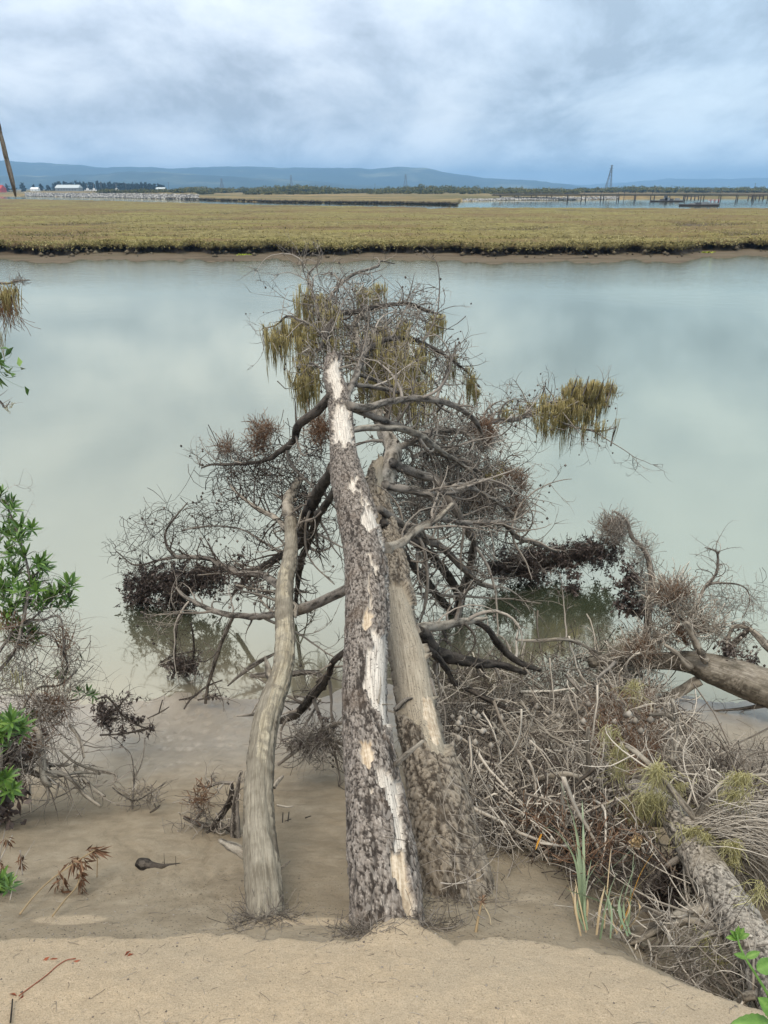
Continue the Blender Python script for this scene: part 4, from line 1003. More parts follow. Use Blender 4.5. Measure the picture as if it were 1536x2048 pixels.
# ---- 3: the smooth trunk on the left
l3 = lambda y: float(line_D(y, 1830, 1.62, 960, 6.0))
ctl3 = [(530, 1836, 73), (525, 1744, 69), (518, 1645, 58), (520, 1545, 53), (526, 1479, 49), (541, 1412, 48), (563, 1346, 40), (571, 1280, 37), (569, 1230, 35), (570, 1164, 32), (582, 1101, 25), (581, 1039, 22)]
ctl3 = [(x, y, w_, l3(y)) for x, y, w_ in ctl3]
T3 = Tree('fallen_tree', gp(528, 1830), 'slim barkless fallen trunk on the left, coated in grey mud with a pale streak', 'fallen tree')
B3 = [[(556, 1235), (584, 1235), (585, 1310), (572, 1385), (547, 1430), (530, 1520), (512, 1520), (514, 1460), (540, 1385), (552, 1320)], [(560, 1130), (578, 1130), (574, 1200), (562, 1200)]]
TN3 = []
me, cl3 = trunk(ctl3, 520, 80, bury=(0.0, -.22, -.02), kind='mud', bare=B3, tan=TN3, amp=.006, seed=300, broken=.0)
obj('trunk', me, M['mudwood'], T3.root)
T3.branch([(581, 1042, 26, l3(1042)), (576, 1005, 21, l3(1005)), (584, 985, 19, l3(985)), (599, 960, 16, l3(960)), (603, 952, 12, l3(950))], 'branch_pale', sides=14, label='broken pale tip')

# main limbs ---------------------------------------------------------------
def limb(tree, mat, *rows, **k): return tree.branch(list(rows), mat, **k)
A = T1
limb(A, 'branch_dark', (662, 790, 19, 4.95), (637, 820, 19, 5.0), (597, 851, 17, 5.2), (587, 882, 15, 5.4), (559, 904, 12, 5.6), (522, 923, 8, 5.8), (466, 929, 6, 6.0), (425, 929, 4, 6.2), (403, 936, 3, 6.3))
limb(A, 'branch_dark', (668, 935, 24, 4.25), (656, 955, 23, 4.6), (631, 995, 24, 5.0), (609, 1045, 24, 5.3), (600, 1085, 21, 5.5), (569, 1107, 17, 5.7), (525, 1135, 15, 5.95), (500, 1150, 12, 6.05), (466, 1189, 7, 6.2))
limb(A, 'branch_dark', (676, 975, 16, 4.2), (665, 989, 15, 4.5), (637, 1032, 15, 5.0), (619, 1080, 14, 5.4), (603, 1120, 13, 5.7), (594, 1180, 9, 5.95), (590, 1230, 6, 6.1))
limb(A, 'branch', (706, 1172, 20, 3.3), (649, 1200, 20, 3.55), (589, 1223, 18, 3.8), (548, 1229, 14, 4.0), (510, 1233, 13, 4.2), (466, 1230, 12, 4.4), (431, 1223, 11, 4.6), (394, 1207, 9, 4.8), (366, 1190, 7, 5.0), (353, 1175, 5, 5.1))
limb(A, 'branch', (466, 1234, 7, 4.4), (447, 1276, 8, 4.5), (431, 1320, 8, 4.6), (416, 1370, 7, 4.72), (411, 1406, 6, 4.75))
limb(A, 'branch_dark', (700, 1296, 14, 3.05), (665, 1326, 13, 3.2), (652, 1359, 15, 3.3), (625, 1392, 17, 3.4), (595, 1426, 16, 3.5), (562, 1442, 14, 3.6))
limb(A, 'branch', (700, 812, 18, 4.75), (735, 815, 15, 4.9), (778, 803, 14, 5.1), (842, 797, 13, 5.4), (892, 806, 13, 5.7), (923, 819, 11, 5.9), (950, 842, 9, 6.1), (965, 868, 6, 6.3))
limb(A, 'branch', (700, 818, 14, 4.75), (718, 821, 15, 4.9), (768, 842, 15, 5.2), (805, 856, 14, 5.5), (844, 872, 12, 5.8), (884, 895, 11, 6.1), (930, 925, 9, 6.4), (980, 955, 5, 6.7))
limb(A, 'branch_pale', (696, 862, 12, 4.55), (733, 856, 13, 4.8), (768, 856, 13, 5.0), (805, 858, 14, 5.2), (836, 869, 14, 5.4), (857, 885, 13, 5.6), (894, 910, 10, 5.9), (945, 945, 7, 6.2), (985, 985, 4, 6.5))
limb(A, 'branch', (692, 800, 14, 4.9), (695, 790, 14, 5.0), (712, 751, 14, 5.7), (728, 705, 13, 6.6), (733, 682, 11, 7.2), (747, 663, 10, 7.6), (766, 660, 9, 7.9))
limb(A, 'branch', (684, 770, 10, 5.2), (712, 770, 9, 5.5), (747, 774, 9, 5.8), (780, 780, 8, 6.0), (825, 793, 7, 6.4), (862, 806, 4, 6.7))
limb(A, 'branch', (712, 748, 7, 5.8), (728, 752, 8, 5.9), (760, 764, 8, 6.1), (812, 787, 7, 6.5), (850, 815, 4, 6.8))
limb(A, 'branch_dark', (640, 700, 8, 6.6), (664, 645, 12, 7.6), (682, 627, 12, 7.8), (708, 624, 11, 8.0), (754, 614, 9, 8.3), (793, 608, 8, 8.6), (825, 609, 7, 8.8), (852, 621, 6, 9.0), (884, 630, 3, 9.2))
limb(A, 'branch', (662, 730, 8, 5.8), (655, 680, 8, 7.0), (640, 624, 8, 7.9), (627, 591, 6, 8.4), (620, 565, 5, 8.8), (617, 546, 4, 9.0), (640, 526, 2.5, 9.3))
limb(A, 'branch', (650, 690, 6, 7.0), (645, 640, 7, 7.8), (669, 582, 7, 8.6), (695, 556, 7, 9.0), (721, 543, 6, 9.3), (754, 533, 5, 9.6), (762, 522, 3, 9.8), (790, 528, 2, 10))
limb(A, 'branch_dark', (735, 700, 8, 6.8), (754, 689, 10, 7.1), (773, 679, 10, 7.3), (812, 676, 9, 7.6), (845, 686, 8, 7.8), (874, 702, 7, 8.0), (900, 718, 6, 8.2), (935, 745, 4, 8.4), (960, 775, 2.5, 8.5))
limb(A, 'branch', (728, 712, 6, 6.8), (734, 712, 6, 6.9), (770, 705, 6, 7.2), (793, 718, 7, 7.4), (825, 731, 6, 7.6), (858, 751, 5, 7.8), (884, 785, 2.5, 8.0))
limb(A, 'branch', (655, 690, 7, 6.8), (630, 655, 5, 7.4), (598, 640, 5, 7.8), (575, 632, 4, 8.0), (552, 650, 3, 8.2), (526, 657, 2.5, 8.4))
limb(A, 'branch', (660, 742, 6, 6.0), (640, 735, 6, 6.4), (612, 728, 5, 6.9), (595, 745, 3.5, 7.2), (585, 775, 2, 7.4))
limb(A, 'branch_pale', (716, 690, 9, 7.2), (713, 665, 9, 7.6), (708, 645, 8, 7.8), (727, 632, 12, 8.0), (735, 640, 9, 8.1), label='white broken splinter')
nT1 = len(A.B)
A = T2
limb(A, 'branch', (786, 925, 20, 5.3), (795, 932, 19, 5.4), (826, 945, 18, 5.5), (871, 961, 18, 5.6), (905, 1010, 18, 5.5), (925, 1042, 14, 5.5), (948, 1085, 13, 5.6), (935, 1150, 15, 6.0), (918, 1210, 18, 6.25), (912, 1232, 17, 6.3))
limb(A, 'branch', (770, 968, 16, 4.9), (776, 972, 16, 4.95), (805, 977, 16, 5.0), (844, 985, 15, 5.1), (884, 985, 14, 5.2), (926, 977, 12, 5.3), (952, 959, 6, 5.4))
limb(A, 'branch', (926, 977, 9, 5.3), (945, 978, 9, 5.4), (960, 985, 9, 5.6), (995, 1005, 8, 5.9), (1035, 1035, 5, 6.2))
limb(A, 'branch', (760, 1018, 16, 4.3), (775, 1030, 17, 4.5), (805, 1051, 17, 4.7), (844, 1075, 17, 5.0), (884, 1096, 15, 5.3), (923, 1133, 13, 5.6), (960, 1167, 10, 5.9), (990, 1176, 6, 6.0))
limb(A, 'branch_dark', (765, 1045, 15, 4.3), (800, 1065, 15, 4.6), (855, 1102, 17, 5.2), (880, 1130, 18, 5.6), (905, 1165, 17, 5.9), (920, 1205, 16, 6.15), (915, 1228, 15, 6.3))
limb(A, 'branch_dark', (790, 1085, 12, 4.2), (805, 1100, 13, 4.4), (820, 1125, 14, 4.8), (849, 1156, 16, 5.3), (873, 1190, 15, 5.8), (900, 1219, 13, 6.2), (912, 1228, 9, 6.3))
limb(A, 'branch_pale', (770, 1100, 24, 4.0), (778, 1096, 22, 4.05), (805, 1085, 18, 4.15), (831, 1061, 15, 4.3), (871, 1040, 12, 4.5), (905, 1008, 7, 4.6))
limb(A, 'branch', (868, 1036, 11, 4.5), (880, 1037, 10, 4.6), (921, 1045, 10, 4.9), (970, 1045, 10, 5.3), (1011, 1048, 11, 5.7), (1033, 1073, 11, 6.0), (1071, 1086, 10, 6.3), (1112, 1103, 6, 6.6))
limb(A, 'branch', (826, 915, 9, 5.6), (860, 905, 9, 5.8), (937, 928, 8, 6.2), (976, 963, 8, 6.5), (1011, 977, 8, 6.7), (1033, 993, 4, 6.9))
limb(A, 'branch', (790, 900, 13, 5.7), (844, 872, 15, 5.9), (880, 860, 13, 6.2), (925, 862, 11, 6.6), (962, 854, 11, 6.9), (984, 843, 11, 7.1), (1033, 838, 10, 7.4), (1071, 824, 8, 7.7), (1104, 805, 6, 7.9), (1153, 802, 5, 8.2), (1194, 783, 4, 8.4), (1218, 769, 3, 8.5))
limb(A, 'branch', (1075, 822, 5, 7.7), (1085, 821, 5, 7.7), (1126, 846, 4.5, 7.9), (1162, 857, 4, 8.0), (1202, 862, 3, 8.1), (1232, 855, 2, 8.2))
limb(A, 'branch_dark', (764, 870, 14, 6.0), (775, 820, 12, 6.6), (760, 760, 11, 7.1), (752, 700, 9, 7.6))
limb(A, 'branch_pale', (830, 1260, 20, 3.35), (850, 1255, 20, 3.5), (880, 1252, 19, 3.7), (920, 1245, 17, 3.9), (955, 1240, 12, 4.05), (975, 1236, 5, 4.1))
limb(A, 'branch_dark', (950, 1243, 11, 4.05), (975, 1258, 12, 4.1), (995, 1285, 14, 4.2), (1020, 1312, 14, 4.3), (1050, 1330, 12, 4.4), (1080, 1340, 8, 4.5))
limb(A, 'branch_dark', (838, 1262, 22, 3.35), (850, 1275, 28, 3.5), (865, 1298, 25, 3.65), (905, 1317, 24, 3.85), (950, 1325, 20, 4.0), (1000, 1330, 16, 4.2), (1050, 1345, 10, 4.4))
limb(A, 'branch_dark', (845, 1285, 15, 3.45), (870, 1310, 15, 3.6), (893, 1338, 12, 3.8), (910, 1370, 8, 3.85))
limb(A, 'branch_pale', (1034, 1280, 5, 4.5), (1075, 1282, 7, 4.5), (1120, 1278, 7, 4.5), (1150, 1283, 6, 4.6), (1200, 1308, 5, 4.7))
A = T3
limb(A, 'branch_pale', (582, 1068, 12, l3(1068)), (572, 1057, 12, l3(1060)+.1), (550, 1035, 10, 5.3), (515, 1017, 8, 5.5), (481, 992, 6, 5.7), (459, 970, 4, 5.8))
limb(A, 'branch', (568, 1178, 15, l3(1178)), (555, 1170, 16, l3(1170)+.1), (528, 1151, 15, 4.9), (506, 1148, 13, 5.1), (478, 1146, 13, 5.3), (444, 1132, 12, 5.5), (415, 1117, 10, 5.7), (356, 1114, 8, 6.0), (318, 1120, 5, 6.2), (270, 1130, 3, 6.4), (232, 1102, 2, 6.5))
limb(A, 'branch', (362, 1117, 7, 5.95), (350, 1112, 7, 6.0), (334, 1092, 6, 6.1), (331, 1064, 5, 6.2), (350, 1035, 4, 6.2), (375, 1005, 2.5, 6.3))
limb(A, 'branch_pale', (562, 1185, 7, l3(1185)-.0), (520, 1180, 5, 4.6), (472, 1170, 3, 4.8))
limb(A, 'branch', (365, 1060, 3, 6.0), (420, 1052, 3, 5.9), (480, 1058, 3.5, 5.7), (520, 1080, 4, 5.5), (560, 1105, 5, 5.2))
limb(A, 'branch_pale', (592, 1000, 7, l3(1000)), (575, 1003, 6, 5.8), (550, 990, 4, 5.9), (540, 985, 2, 6.0), reg=False)
stubs(T3, [[(585, 1070, 5, l3(1070)), (596, 1050, 4, l3(1060)), (604, 1020, 2, l3(1040))], [(547, 1360, 12, l3(1360)), (538, 1350, 16, l3(1350)), (535, 1330, 12, l3(1345)), (530, 1312, 3, l3(1340))],
           [(522, 1400, 5, l3(1400)), (512, 1412, 4, l3(1405)), (502, 1430, 2, l3(1415))], [(545, 1425, 9, l3(1425)), (520, 1426, 8, l3(1425)), (500, 1430, 6, l3(1420)), (474, 1432, 3, l3(1420))],
           [(553, 1610, 5, l3(1610)), (575, 1614, 4, l3(1610)), (586, 1612, 2, l3(1610))], [(556, 1740, 5, l3(1740)), (570, 1730, 5, l3(1735)), (580, 1722, 3, l3(1730))],
           [(548, 1575, 8, l3(1575)), (556, 1562, 8, l3(1565)), (566, 1552, 5, l3(1560))], [(588, 1235, 12, l3(1230)), (593, 1215, 8, l3(1225)), (588, 1205, 4, l3(1222))]])
limb(T3, 'branch_pale', (492, 1712, 15, l3(1700)), (476, 1698, 16, l3(1695)), (458, 1690, 14, l3(1690)), (440, 1681, 9, l3(1690)), reg=False)

# twigs of the three trees ---------------------------------------------------
b1 = T1.batch(); a0 = sprout(b1, 46, (.5, 1.3), K=14, rr=.55, rmax=.014, rmin=.007, curl=.17, grav=-.02, tr=(.25, .95)); b1 = merge(b1, a0); acl = Acc(); acl.tubes(*a0, 6, .4+.5*rng.random(46)); acl.build('side_branches', M['twig'], T1.root, kind='stuff')
a1 = sprout(b1, 560, (.18, .70), K=8, rr=.45, rmax=.011, rmin=.003, curl=.28, grav=.05, tr=(.2, 1))
a2 = sprout(a1, 2100, (.08, .30), K=6, rr=.6, rmax=.0052, rmin=.0026, curl=.4, grav=.10, tr=(.1, 1))
ac = Acc(); ac.tubes(*a1, 4, rng.random(len(a1[0]))*.8); ac.tubes(*a2, 3); ac.build('twigs', M['twig'], T1.root, kind='stuff')
crown = [(690, 660, 7.8, 60, 60, .7), (650, 610, 8.4, 45, 60, .5), (720, 590, 8.8, 60, 45, .5), (800, 650, 8.2, 80, 50, .6), (640, 720, 6.6, 45, 50, .5), (830, 610, 9.0, 55, 30, .4), (760, 720, 7.2, 80, 60, .7), (880, 720, 8.1, 55, 50, .4)]
t_ = tangle(800, crown, (.25, .75), (.0032, .0065), .65); ac = Acc(); ac.tubes(*t_, 3)
tips = t_[0][rng.integers(0, len(t_[0]), 260), -1]; 
ac.build('crown_twigs', M['twig'], T1.root, kind='stuff')
ac = Acc(); ac.blobs(np.concatenate([tips[:120], a2[0][rng.integers(0, len(a2[0]), 160), -1]]), .009+.005*rng.random(280), sq=1.2); ac.build('cones', M['cone'], T1.root, kind='stuff')
# lichen
def moss(tree, specs, mat='moss', batch=None, w=.0027):
    for (cx, cy, rx, ry, D, rd, n, L) in specs:
        ac = Acc(); p = cloud(cx, cy, D, rx*1.15, ry*1.2, rd, int(n*2.7)); p = p[fbm(p[:, 0]*9, p[:, 1]*3, p[:, 2]*6, 2, 5) > -.12]; q = pick(T1.LB if tree.root.name == T1.root.name else (T2.LB if tree.root.name == T2.root.name else (P_0, R_0)), int(n*3.5), [(cx, cy, rx*1.7, ry*1.9)]); q = q[np.abs(q[:, 1]-D) < .9] if len(q) else q
        p = np.concatenate([p[::5], q]); n = len(p); tassels(ac, p, L*1.35*(.12+.9*rng.random(n)**1.8), 6, .024, w, np.clip(.25+.6*rng.random(n), 0, 1))
        ac.build('hanging_lichen', M[mat], tree.root, kind='stuff')
P_0 = np.zeros((1, 6, 3)); R_0 = np.zeros((1, 6)); T1.LB = merge(a2, t_, a1, b1); T2.LB = (P_0, R_0)
moss(T1, [(612, 590, 14, 18, 8.6, .2, 50, .75), (640, 600, 18, 20, 8.4, .25, 50, .5), (575, 660, 34, 14, 8.1, .25, 80, .42), (540, 668, 14, 14, 8.3, .15, 26, .42), (612, 670, 22, 28, 7.8, .3, 70, .45), (612, 745, 24, 20, 6.9, .25, 80, .42), (604, 775, 14, 10, 6.9, .2, 24, .3),
          (728, 575, 14, 14, 9.3, .15, 50, .42), (758, 572, 13, 10, 9.4, .15, 40, .42), (660, 640, 14, 20, 8.0, .2, 30, .4),
          (788, 665, 26, 20, 8.0, .3, 60, .42), (770, 700, 30, 25, 7.6, .3, 70, .42), (800, 730, 40, 30, 7.4, .35, 90, .42), (790, 790, 45, 24, 7.0, .3, 110, .36), (740, 760, 20, 20, 7.0, .2, 40, .35), (878, 640, 14, 14, 8.9, .15, 45, .36), (862, 655, 10, 12, 8.7, .15, 26, .3), (852, 700, 10, 14, 8.2, .15, 26, .3), (908, 728, 12, 14, 8.2, .15, 34, .42), (938, 760, 16, 18, 8.4, .15, 55, .42), (950, 785, 12, 10, 8.5, .15, 30, .3), (700, 700, 30, 30, 7.4, .3, 40, .3)])
b2 = T2.batch(); a0 = sprout(b2, 64, (.5, 1.4), K=14, rr=.55, rmax=.015, rmin=.007, curl=.17, grav=-.04, tr=(.15, .9)); b2 = merge(b2, a0); acl = Acc(); acl.tubes(*above(a0), 6, .4+.5*rng.random(64)); acl.build('side_branches', M['twig'], T2.root, kind='stuff')
a1 = sprout(b2, 500, (.18, .66), K=8, rr=.42, rmax=.010, rmin=.003, curl=.3, grav=.02, tr=(.2, 1))
a2 = sprout(a1, 2200, (.08, .28), K=6, rr=.6, rmax=.0048, rmin=.0024, curl=.45, grav=.03, tr=(.1, 1))
ac = Acc(); ac.tubes(*a1, 4, rng.random(len(a1[0]))*.8); ac.tubes(*a2, 3); ac.build('twigs', M['twig'], T2.root, kind='stuff')
nest = [(900, 850, 6.4, 95, 50, .5), (950, 910, 6.5, 75, 70, .5), (960, 980, 6.5, 80, 70, .5), (900, 1010, 6.4, 90, 60, .5), (830, 1020, 6.3, 60, 60, .4), (1000, 1040, 6.6, 60, 50, .4), (860, 960, 6.6, 80, 60, .5), (960, 1100, 6.7, 50, 45, .3)]
t_ = tangle(1200, nest, (.2, .65), (.0030, .0062), .6, bias=(.3, 0, -.4)); ac = Acc(); ac.tubes(*above(t_), 3); ac.build('nest_twigs', M['twig'], T2.root, kind='stuff')
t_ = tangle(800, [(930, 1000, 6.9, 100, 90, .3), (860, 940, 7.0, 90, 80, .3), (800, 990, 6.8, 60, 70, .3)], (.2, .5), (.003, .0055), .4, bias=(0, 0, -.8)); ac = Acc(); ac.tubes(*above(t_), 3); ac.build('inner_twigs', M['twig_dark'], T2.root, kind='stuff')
dark = [(1030, 1125, 6.8, 60, 26, .2), (1110, 1115, 6.9, 70, 30, .2), (1190, 1105, 6.9, 60, 28, .2), (1060, 1150, 6.8, 40, 14, .15), (1000, 1140, 6.7, 30, 16, .15)]
t_ = tangle(1400, dark, (.12, .35), (.0016, .0035), .5); ac = Acc(); ac.tubes(*above(t_), 3); ac.build('drowned_twigs', M['twig_dark'], T2.root, kind='stuff')
def leafy(ells, n, size, tree, mat='dead_leaf', name='dead_foliage'):
    vol = np.array([e[3]*e[4] for e in ells], float); ns = (n*vol/vol.sum()).astype(int)
    st = tangle(max(6, n//24), ells, (size*3, size*9), (.0014, .0026), .5, bias=(0, 0, -.3), K=9); st = above(st)
    i = rng.integers(0, len(st[0]), n); k_ = rng.random(n)*7.99; a_ = k_.astype(int); f_ = (k_-a_)[:, None]
    c = st[0][i, a_]*(1-f_)+st[0][i, a_+1]*f_ + rng.normal(size=(n, 3))*size*.12; c = c[c[:, 2] > .0]
    ac = Acc(); ac.tubes(*st, 3, np.full(len(st[0]), .35)); ac.leaves(c, rng.normal(size=(len(c), 3))-np.array([0, 0, .5]), size*(.6+.8*rng.random(len(c))), size*.5); return ac.build(name, M[mat], tree.root if hasattr(tree, 'root') else tree, kind='stuff')
leafy(dark, 9500, .034, T2)
leafy([(1150, 1175, 6.6, 10, 16, .08), (1148, 1150, 6.6, 16, 8, .08)], 320, .04, T2)
rusty = [(965, 860, 6.7, 28, 24, .2), (975, 880, 6.7, 22, 24, .2), (1020, 950, 6.8, 36, 12, .2), (1040, 970, 6.8, 18, 18, .15), (1030, 1020, 6.8, 25, 30, .2), (960, 1000, 6.6, 40, 40, .2), (1225, 1060, 6.9, 30, 34, .2)]
t_ = tangle(2200, rusty, (.12, .32), (.0016, .0030), .4, bias=(0, 0, -.8)); ac = Acc(); ac.tubes(*t_, 3); ac.build('rusty_needles', M['rust'], T2.root, kind='stuff')
fb = T2.batch([9, 10]); fs = sprout((fb[0][:, 8:], fb[1][:, 8:]), 150, (.15, .6), K=8, rr=.6, rmax=.005, rmin=.0024, curl=.3, grav=-.02, ang=(.3, 1.4)); fs2 = sprout(fs, 240, (.08, .25), K=6, rr=.6, rmax=.003, rmin=.0018)
ac = Acc(); ac.tubes(*fs, 3); ac.tubes(*fs2, 3); ac.build('spray_twigs', M['twig'], T2.root, kind='stuff')
T2.LB = merge(b2, a1, fs, fs2, fs, fs2)
moss(T2, [(1115, 812, 36, 12, 7.9, .2, 34, .30), (1150, 798, 40, 16, 8.2, .2, 50, .46), (1195, 785, 30, 18, 8.4, .2, 34, .40), (1150, 850, 44, 14, 8.0, .2, 30, .30), (1205, 852, 28, 12, 8.1, .15, 20, .24), (1100, 850, 16, 10, 7.8, .12, 24, .26), (1082, 840, 10, 8, 7.7, .1, 16, .3),
          (1010, 940, 26, 10, 6.8, .15, 40, .14), (860, 800, 40, 20, 7.2, .25, 70, .36), (1020, 815, 16, 8, 7.3, .1, 20, .22)])
# upright lichened spurs on the far branch
for (x, y) in ((1155, 752), (1178, 752), (1190, 758), (1207, 760), (1226, 765), (1138, 775), (1092, 765), (1232, 852)):
    limb(T2, 'branch', (x-14+rng.normal()*3, y+40, 3.5, 8.15), (x-6, y+20, 3, 8.15), (x, y, 1.5, 8.1), name='spur', sides=6, reg=False)
ac = Acc(); p_ = cloud(1168, 785, 8.2, 46, 16, .1, 30); tassels(ac, p_+np.array([0, 0, .1]), .25, 9, .03, .003); ac.build('hanging_lichen', M['moss'], T2.root, kind='stuff')
ac = Acc(); i = rng.integers(0, len(a2[0]), 220); ac.blobs(a2[0][i, -1], .009+.005*rng.random(220), sq=1.2); ac.build('cones', M['cone'], T2.root, kind='stuff')
# the arching pole hung with dead foliage on the right
limb(T2, 'branch', (1228, 1022, 4, 6.7), (1252, 1040, 6, 6.6), (1263, 1073, 8, 6.5), (1288, 1100, 10, 6.3), (1300, 1130, 12, 6.1), (1303, 1165, 13, 6.0), (1298, 1200, 14, 5.9), (1296, 1245, 13, 5.8), (1290, 1300, 12, 5.6), reg=False)
t_ = tangle(620, [(1235, 1060, 6.6, 34, 34, .2), (1280, 1110, 6.3, 24, 40, .2), (1290, 1180, 6.0, 26, 45, .2)], (.15, .45), (.0016, .003), .5, bias=(-.3, 0, -.6)); ac = Acc(); ac.tubes(*t_, 3); ac.build('hanging_twigs', M['twig'], T2.root, kind='stuff')
leafy([(1262, 1165, 6.0, 22, 22, .1), (1238, 1212, 6.0, 14, 12, .1), (1262, 1200, 6.0, 14, 22, .1), (1275, 1225, 5.9, 14, 26, .1), (1255, 1140, 6.1, 12, 12, .1)], 1300, .042, T2)

# left crown masses
t_ = tangle(520, [(560, 930, 5.9, 95, 50, .4), (600, 980, 6.0, 70, 60, .4), (500, 960, 6.1, 80, 45, .35), (640, 900, 5.7, 40, 60, .3), (460, 925, 6.2, 40, 35, .2), (630, 1050, 5.9, 40, 50, .3)], (.2, .7), (.0026, .0050), .8, bias=(0, 0, -.3)); ac = Acc(); ac.tubes(*above(t_), 3); ac.build('left_twigs', M['twig_dark'], T1.root, kind='stuff')
t_ = tangle(700, [(525, 865, 6.0, 26, 24, .15), (520, 895, 6.0, 20, 16, .15), (452, 895, 6.3, 16, 18, .12), (640, 860, 5.4, 20, 30, .15)], (.12, .32), (.0016, .003), .4, bias=(0, 0, -.8)); ac = Acc(); ac.tubes(*t_, 3); ac.build('rusty_needles', M['rust'], T1.root, kind='stuff')
b3 = T3.batch(); a1 = sprout(b3, 130, (.2, .65), K=8, rr=.45, rmax=.007, rmin=.0026, curl=.45, grav=.12, tr=(.2, 1)); a2 = sprout(a1, 420, (.1, .32), K=7, rr=.6, rmax=.0038, rmin=.0022, curl=.6, grav=.12)
ac = Acc(); ac.tubes(*a1, 4, rng.random(len(a1[0]))*.6); ac.tubes(*a2, 3, rng.random(len(a2[0]))*.7); ac.build('twigs', M['twig_dark'], T3.root, kind='stuff')
ac = Acc(); i = rng.integers(0, len(a2[0]), 150); ac.blobs(a2[0][i, -1], .010+.004*rng.random(150), sq=1.3); ac.build('cones', M['cone'], T3.root, kind='stuff')
t_ = tangle(170, [(340, 1050, 6.2, 90, 50, .3), (440, 1030, 6.0, 70, 45, .3), (260, 1100, 6.4, 40, 30, .2)], (.25, .7), (.0024, .004), .8); ac = Acc(); ac.tubes(*above(t_), 3); ac.build('curly_twigs', M['twig_dark'], T3.root, kind='stuff')
lc = [(290, 1165, 6.4, 48, 30, .25), (350, 1165, 6.3, 60, 42, .3), (420, 1155, 6.2, 44, 32, .25), (275, 1195, 6.35, 30, 14, .2), (340, 1205, 6.3, 50, 12, .2)]
leafy(lc, 9500, .032, T3)
t_ = tangle(800, lc, (.1, .3), (.0016, .003), .5); ac = Acc(); ac.tubes(*above(t_), 3); ac.build('drowned_twigs', M['twig_dark'], T3.root, kind='stuff')
lc = [(500, 1165, 5.8, 30, 26, .2), (480, 1130, 5.9, 30, 20, .2), (600, 1010, 6.1, 40, 50, .3)]
leafy(lc, 900, .034, T3)

# ------------------------------------------------------------------ fallen log on the right
T4 = Tree('fallen_log', pt(1480, 1390, 4.85), 'thick weathered log entering from the right edge just above the water', 'log')
c4 = [(1640, 1412, 92, 4.3), (1540, 1378, 78, 4.55), (1480, 1356, 72, 4.7), (1425, 1338, 60, 4.8), (1385, 1325, 46, 4.9), (1340, 1322, 36, 5.0), (1290, 1322, 30, 5.0), (1230, 1318, 27, 5.0), (1180, 1326, 20, 4.95)]
me, _c = trunk(c4, 300, 60, kind='mud', amp=.012, seed=400, bare=[[(1400, 1300), (1536, 1330), (1536, 1375), (1420, 1345), (1340, 1325), (1340, 1310)]])
M['logwood'] = mat_mudwood('grey_log_wood', [(.30, C(.08, .072, .062)), (.45, C(.20, .18, .155)), (.6, C(.32, .295, .26)), (.8, C(.46, .43, .38))], [(.3, C(.07, .062, .05)), (.5, C(.14, .125, .103)), (.72, C(.24, .215, .18))])
obj('trunk', me, M['logwood'], T4.root)
limb(T4, 'branch_pale', (1412, 1322, 15, 4.75), (1398, 1300, 15, 4.75), (1385, 1270, 13, 4.75), (1372, 1246, 11, 4.75))
limb(T4, 'branch_pale', (1400, 1360, 22, 4.8), (1372, 1376, 20, 4.8), (1345, 1392, 18, 4.75), (1318, 1408, 12, 4.7))
limb(T4, 'branch_pale', (1380, 1335, 14, 4.75), (1350, 1305, 10, 4.7), (1330, 1290, 6, 4.7))
limb(T4, 'branch_pale', (1560, 1312, 18, 4.6), (1536, 1294, 17, 4.7), (1520, 1275, 15, 4.8), (1502, 1259, 10, 4.9), (1480, 1251, 9, 5.0), (1465, 1256, 8, 5.0), (1454, 1281, 6, 4.95))
limb(T4, 'branch_dark', (1500, 1258, 8, 4.9), (1480, 1275, 11, 4.9), (1462, 1295, 12, 4.85), (1448, 1320, 10, 4.8))
limb(T4, 'branch', (1560, 1405, 12, 4.4), (1536, 1409, 11, 4.45), (1489, 1417, 7, 4.6), (1426, 1422, 3, 4.7))
limb(T4, 'branch', (1412, 1172, 6, 5.2), (1432, 1148, 6, 5.25), (1436, 1120, 5, 5.3), (1432, 1103, 4, 5.3), (1410, 1095, 2, 5.3))
limb(T4, 'branch', (1395, 1215, 5, 5.1), (1412, 1172, 7, 5.2), (1450, 1166, 4, 5.2), (1490, 1175, 3, 5.2), (1499, 1205, 2, 5.2), (1485, 1235, 2, 5.1))
limb(T4, 'branch', (1340, 1160, 6, 5.2), (1330, 1190, 6, 5.2), (1345, 1230, 8, 5.1), (1375, 1290, 8, 4.9))
b = T4.batch(); a1 = sprout(b, 110, (.12, .42), K=8, rr=.4, rmax=.005, rmin=.002, curl=.7, grav=.04); a2 = sprout(a1, 240, (.06, .2), K=6, rr=.6, rmax=.0025, curl=.7)
ac = Acc(); ac.tubes(*a1, 3); ac.tubes(*a2, 3); ac.build('twigs', M['twig'], T4.root, kind='stuff')
mt = [(1350, 1200, 5.15, 48, 40, .25), (1380, 1240, 5.0, 40, 30, .2), (1310, 1275, 5.0, 60, 26, .2), (1270, 1310, 4.9, 60, 24, .2), (1340, 1180, 5.2, 30, 20, .15), (1420, 1260, 5.0, 30, 26, .15)]
t_ = tangle(1100, mt, (.15, .5), (.0022, .0044), .4, bias=(.2, 0, -.7)); ac = Acc(); ac.tubes(*t_, 3); ac.build('matted_twigs', M['twig_pale'], T4.root, kind='stuff')
t_ = tangle(450, [(1345, 1190, 5.1, 40, 26, .15), (1280, 1300, 4.85, 40, 22, .15), (1370, 1270, 4.95, 30, 18, .15)], (.1, .28), (.0014, .0026), .25, bias=(0, 0, -1.2)); ac = Acc(); ac.tubes(*t_, 3); ac.build('rusty_needles', M['rust'], T4.root, kind='stuff')
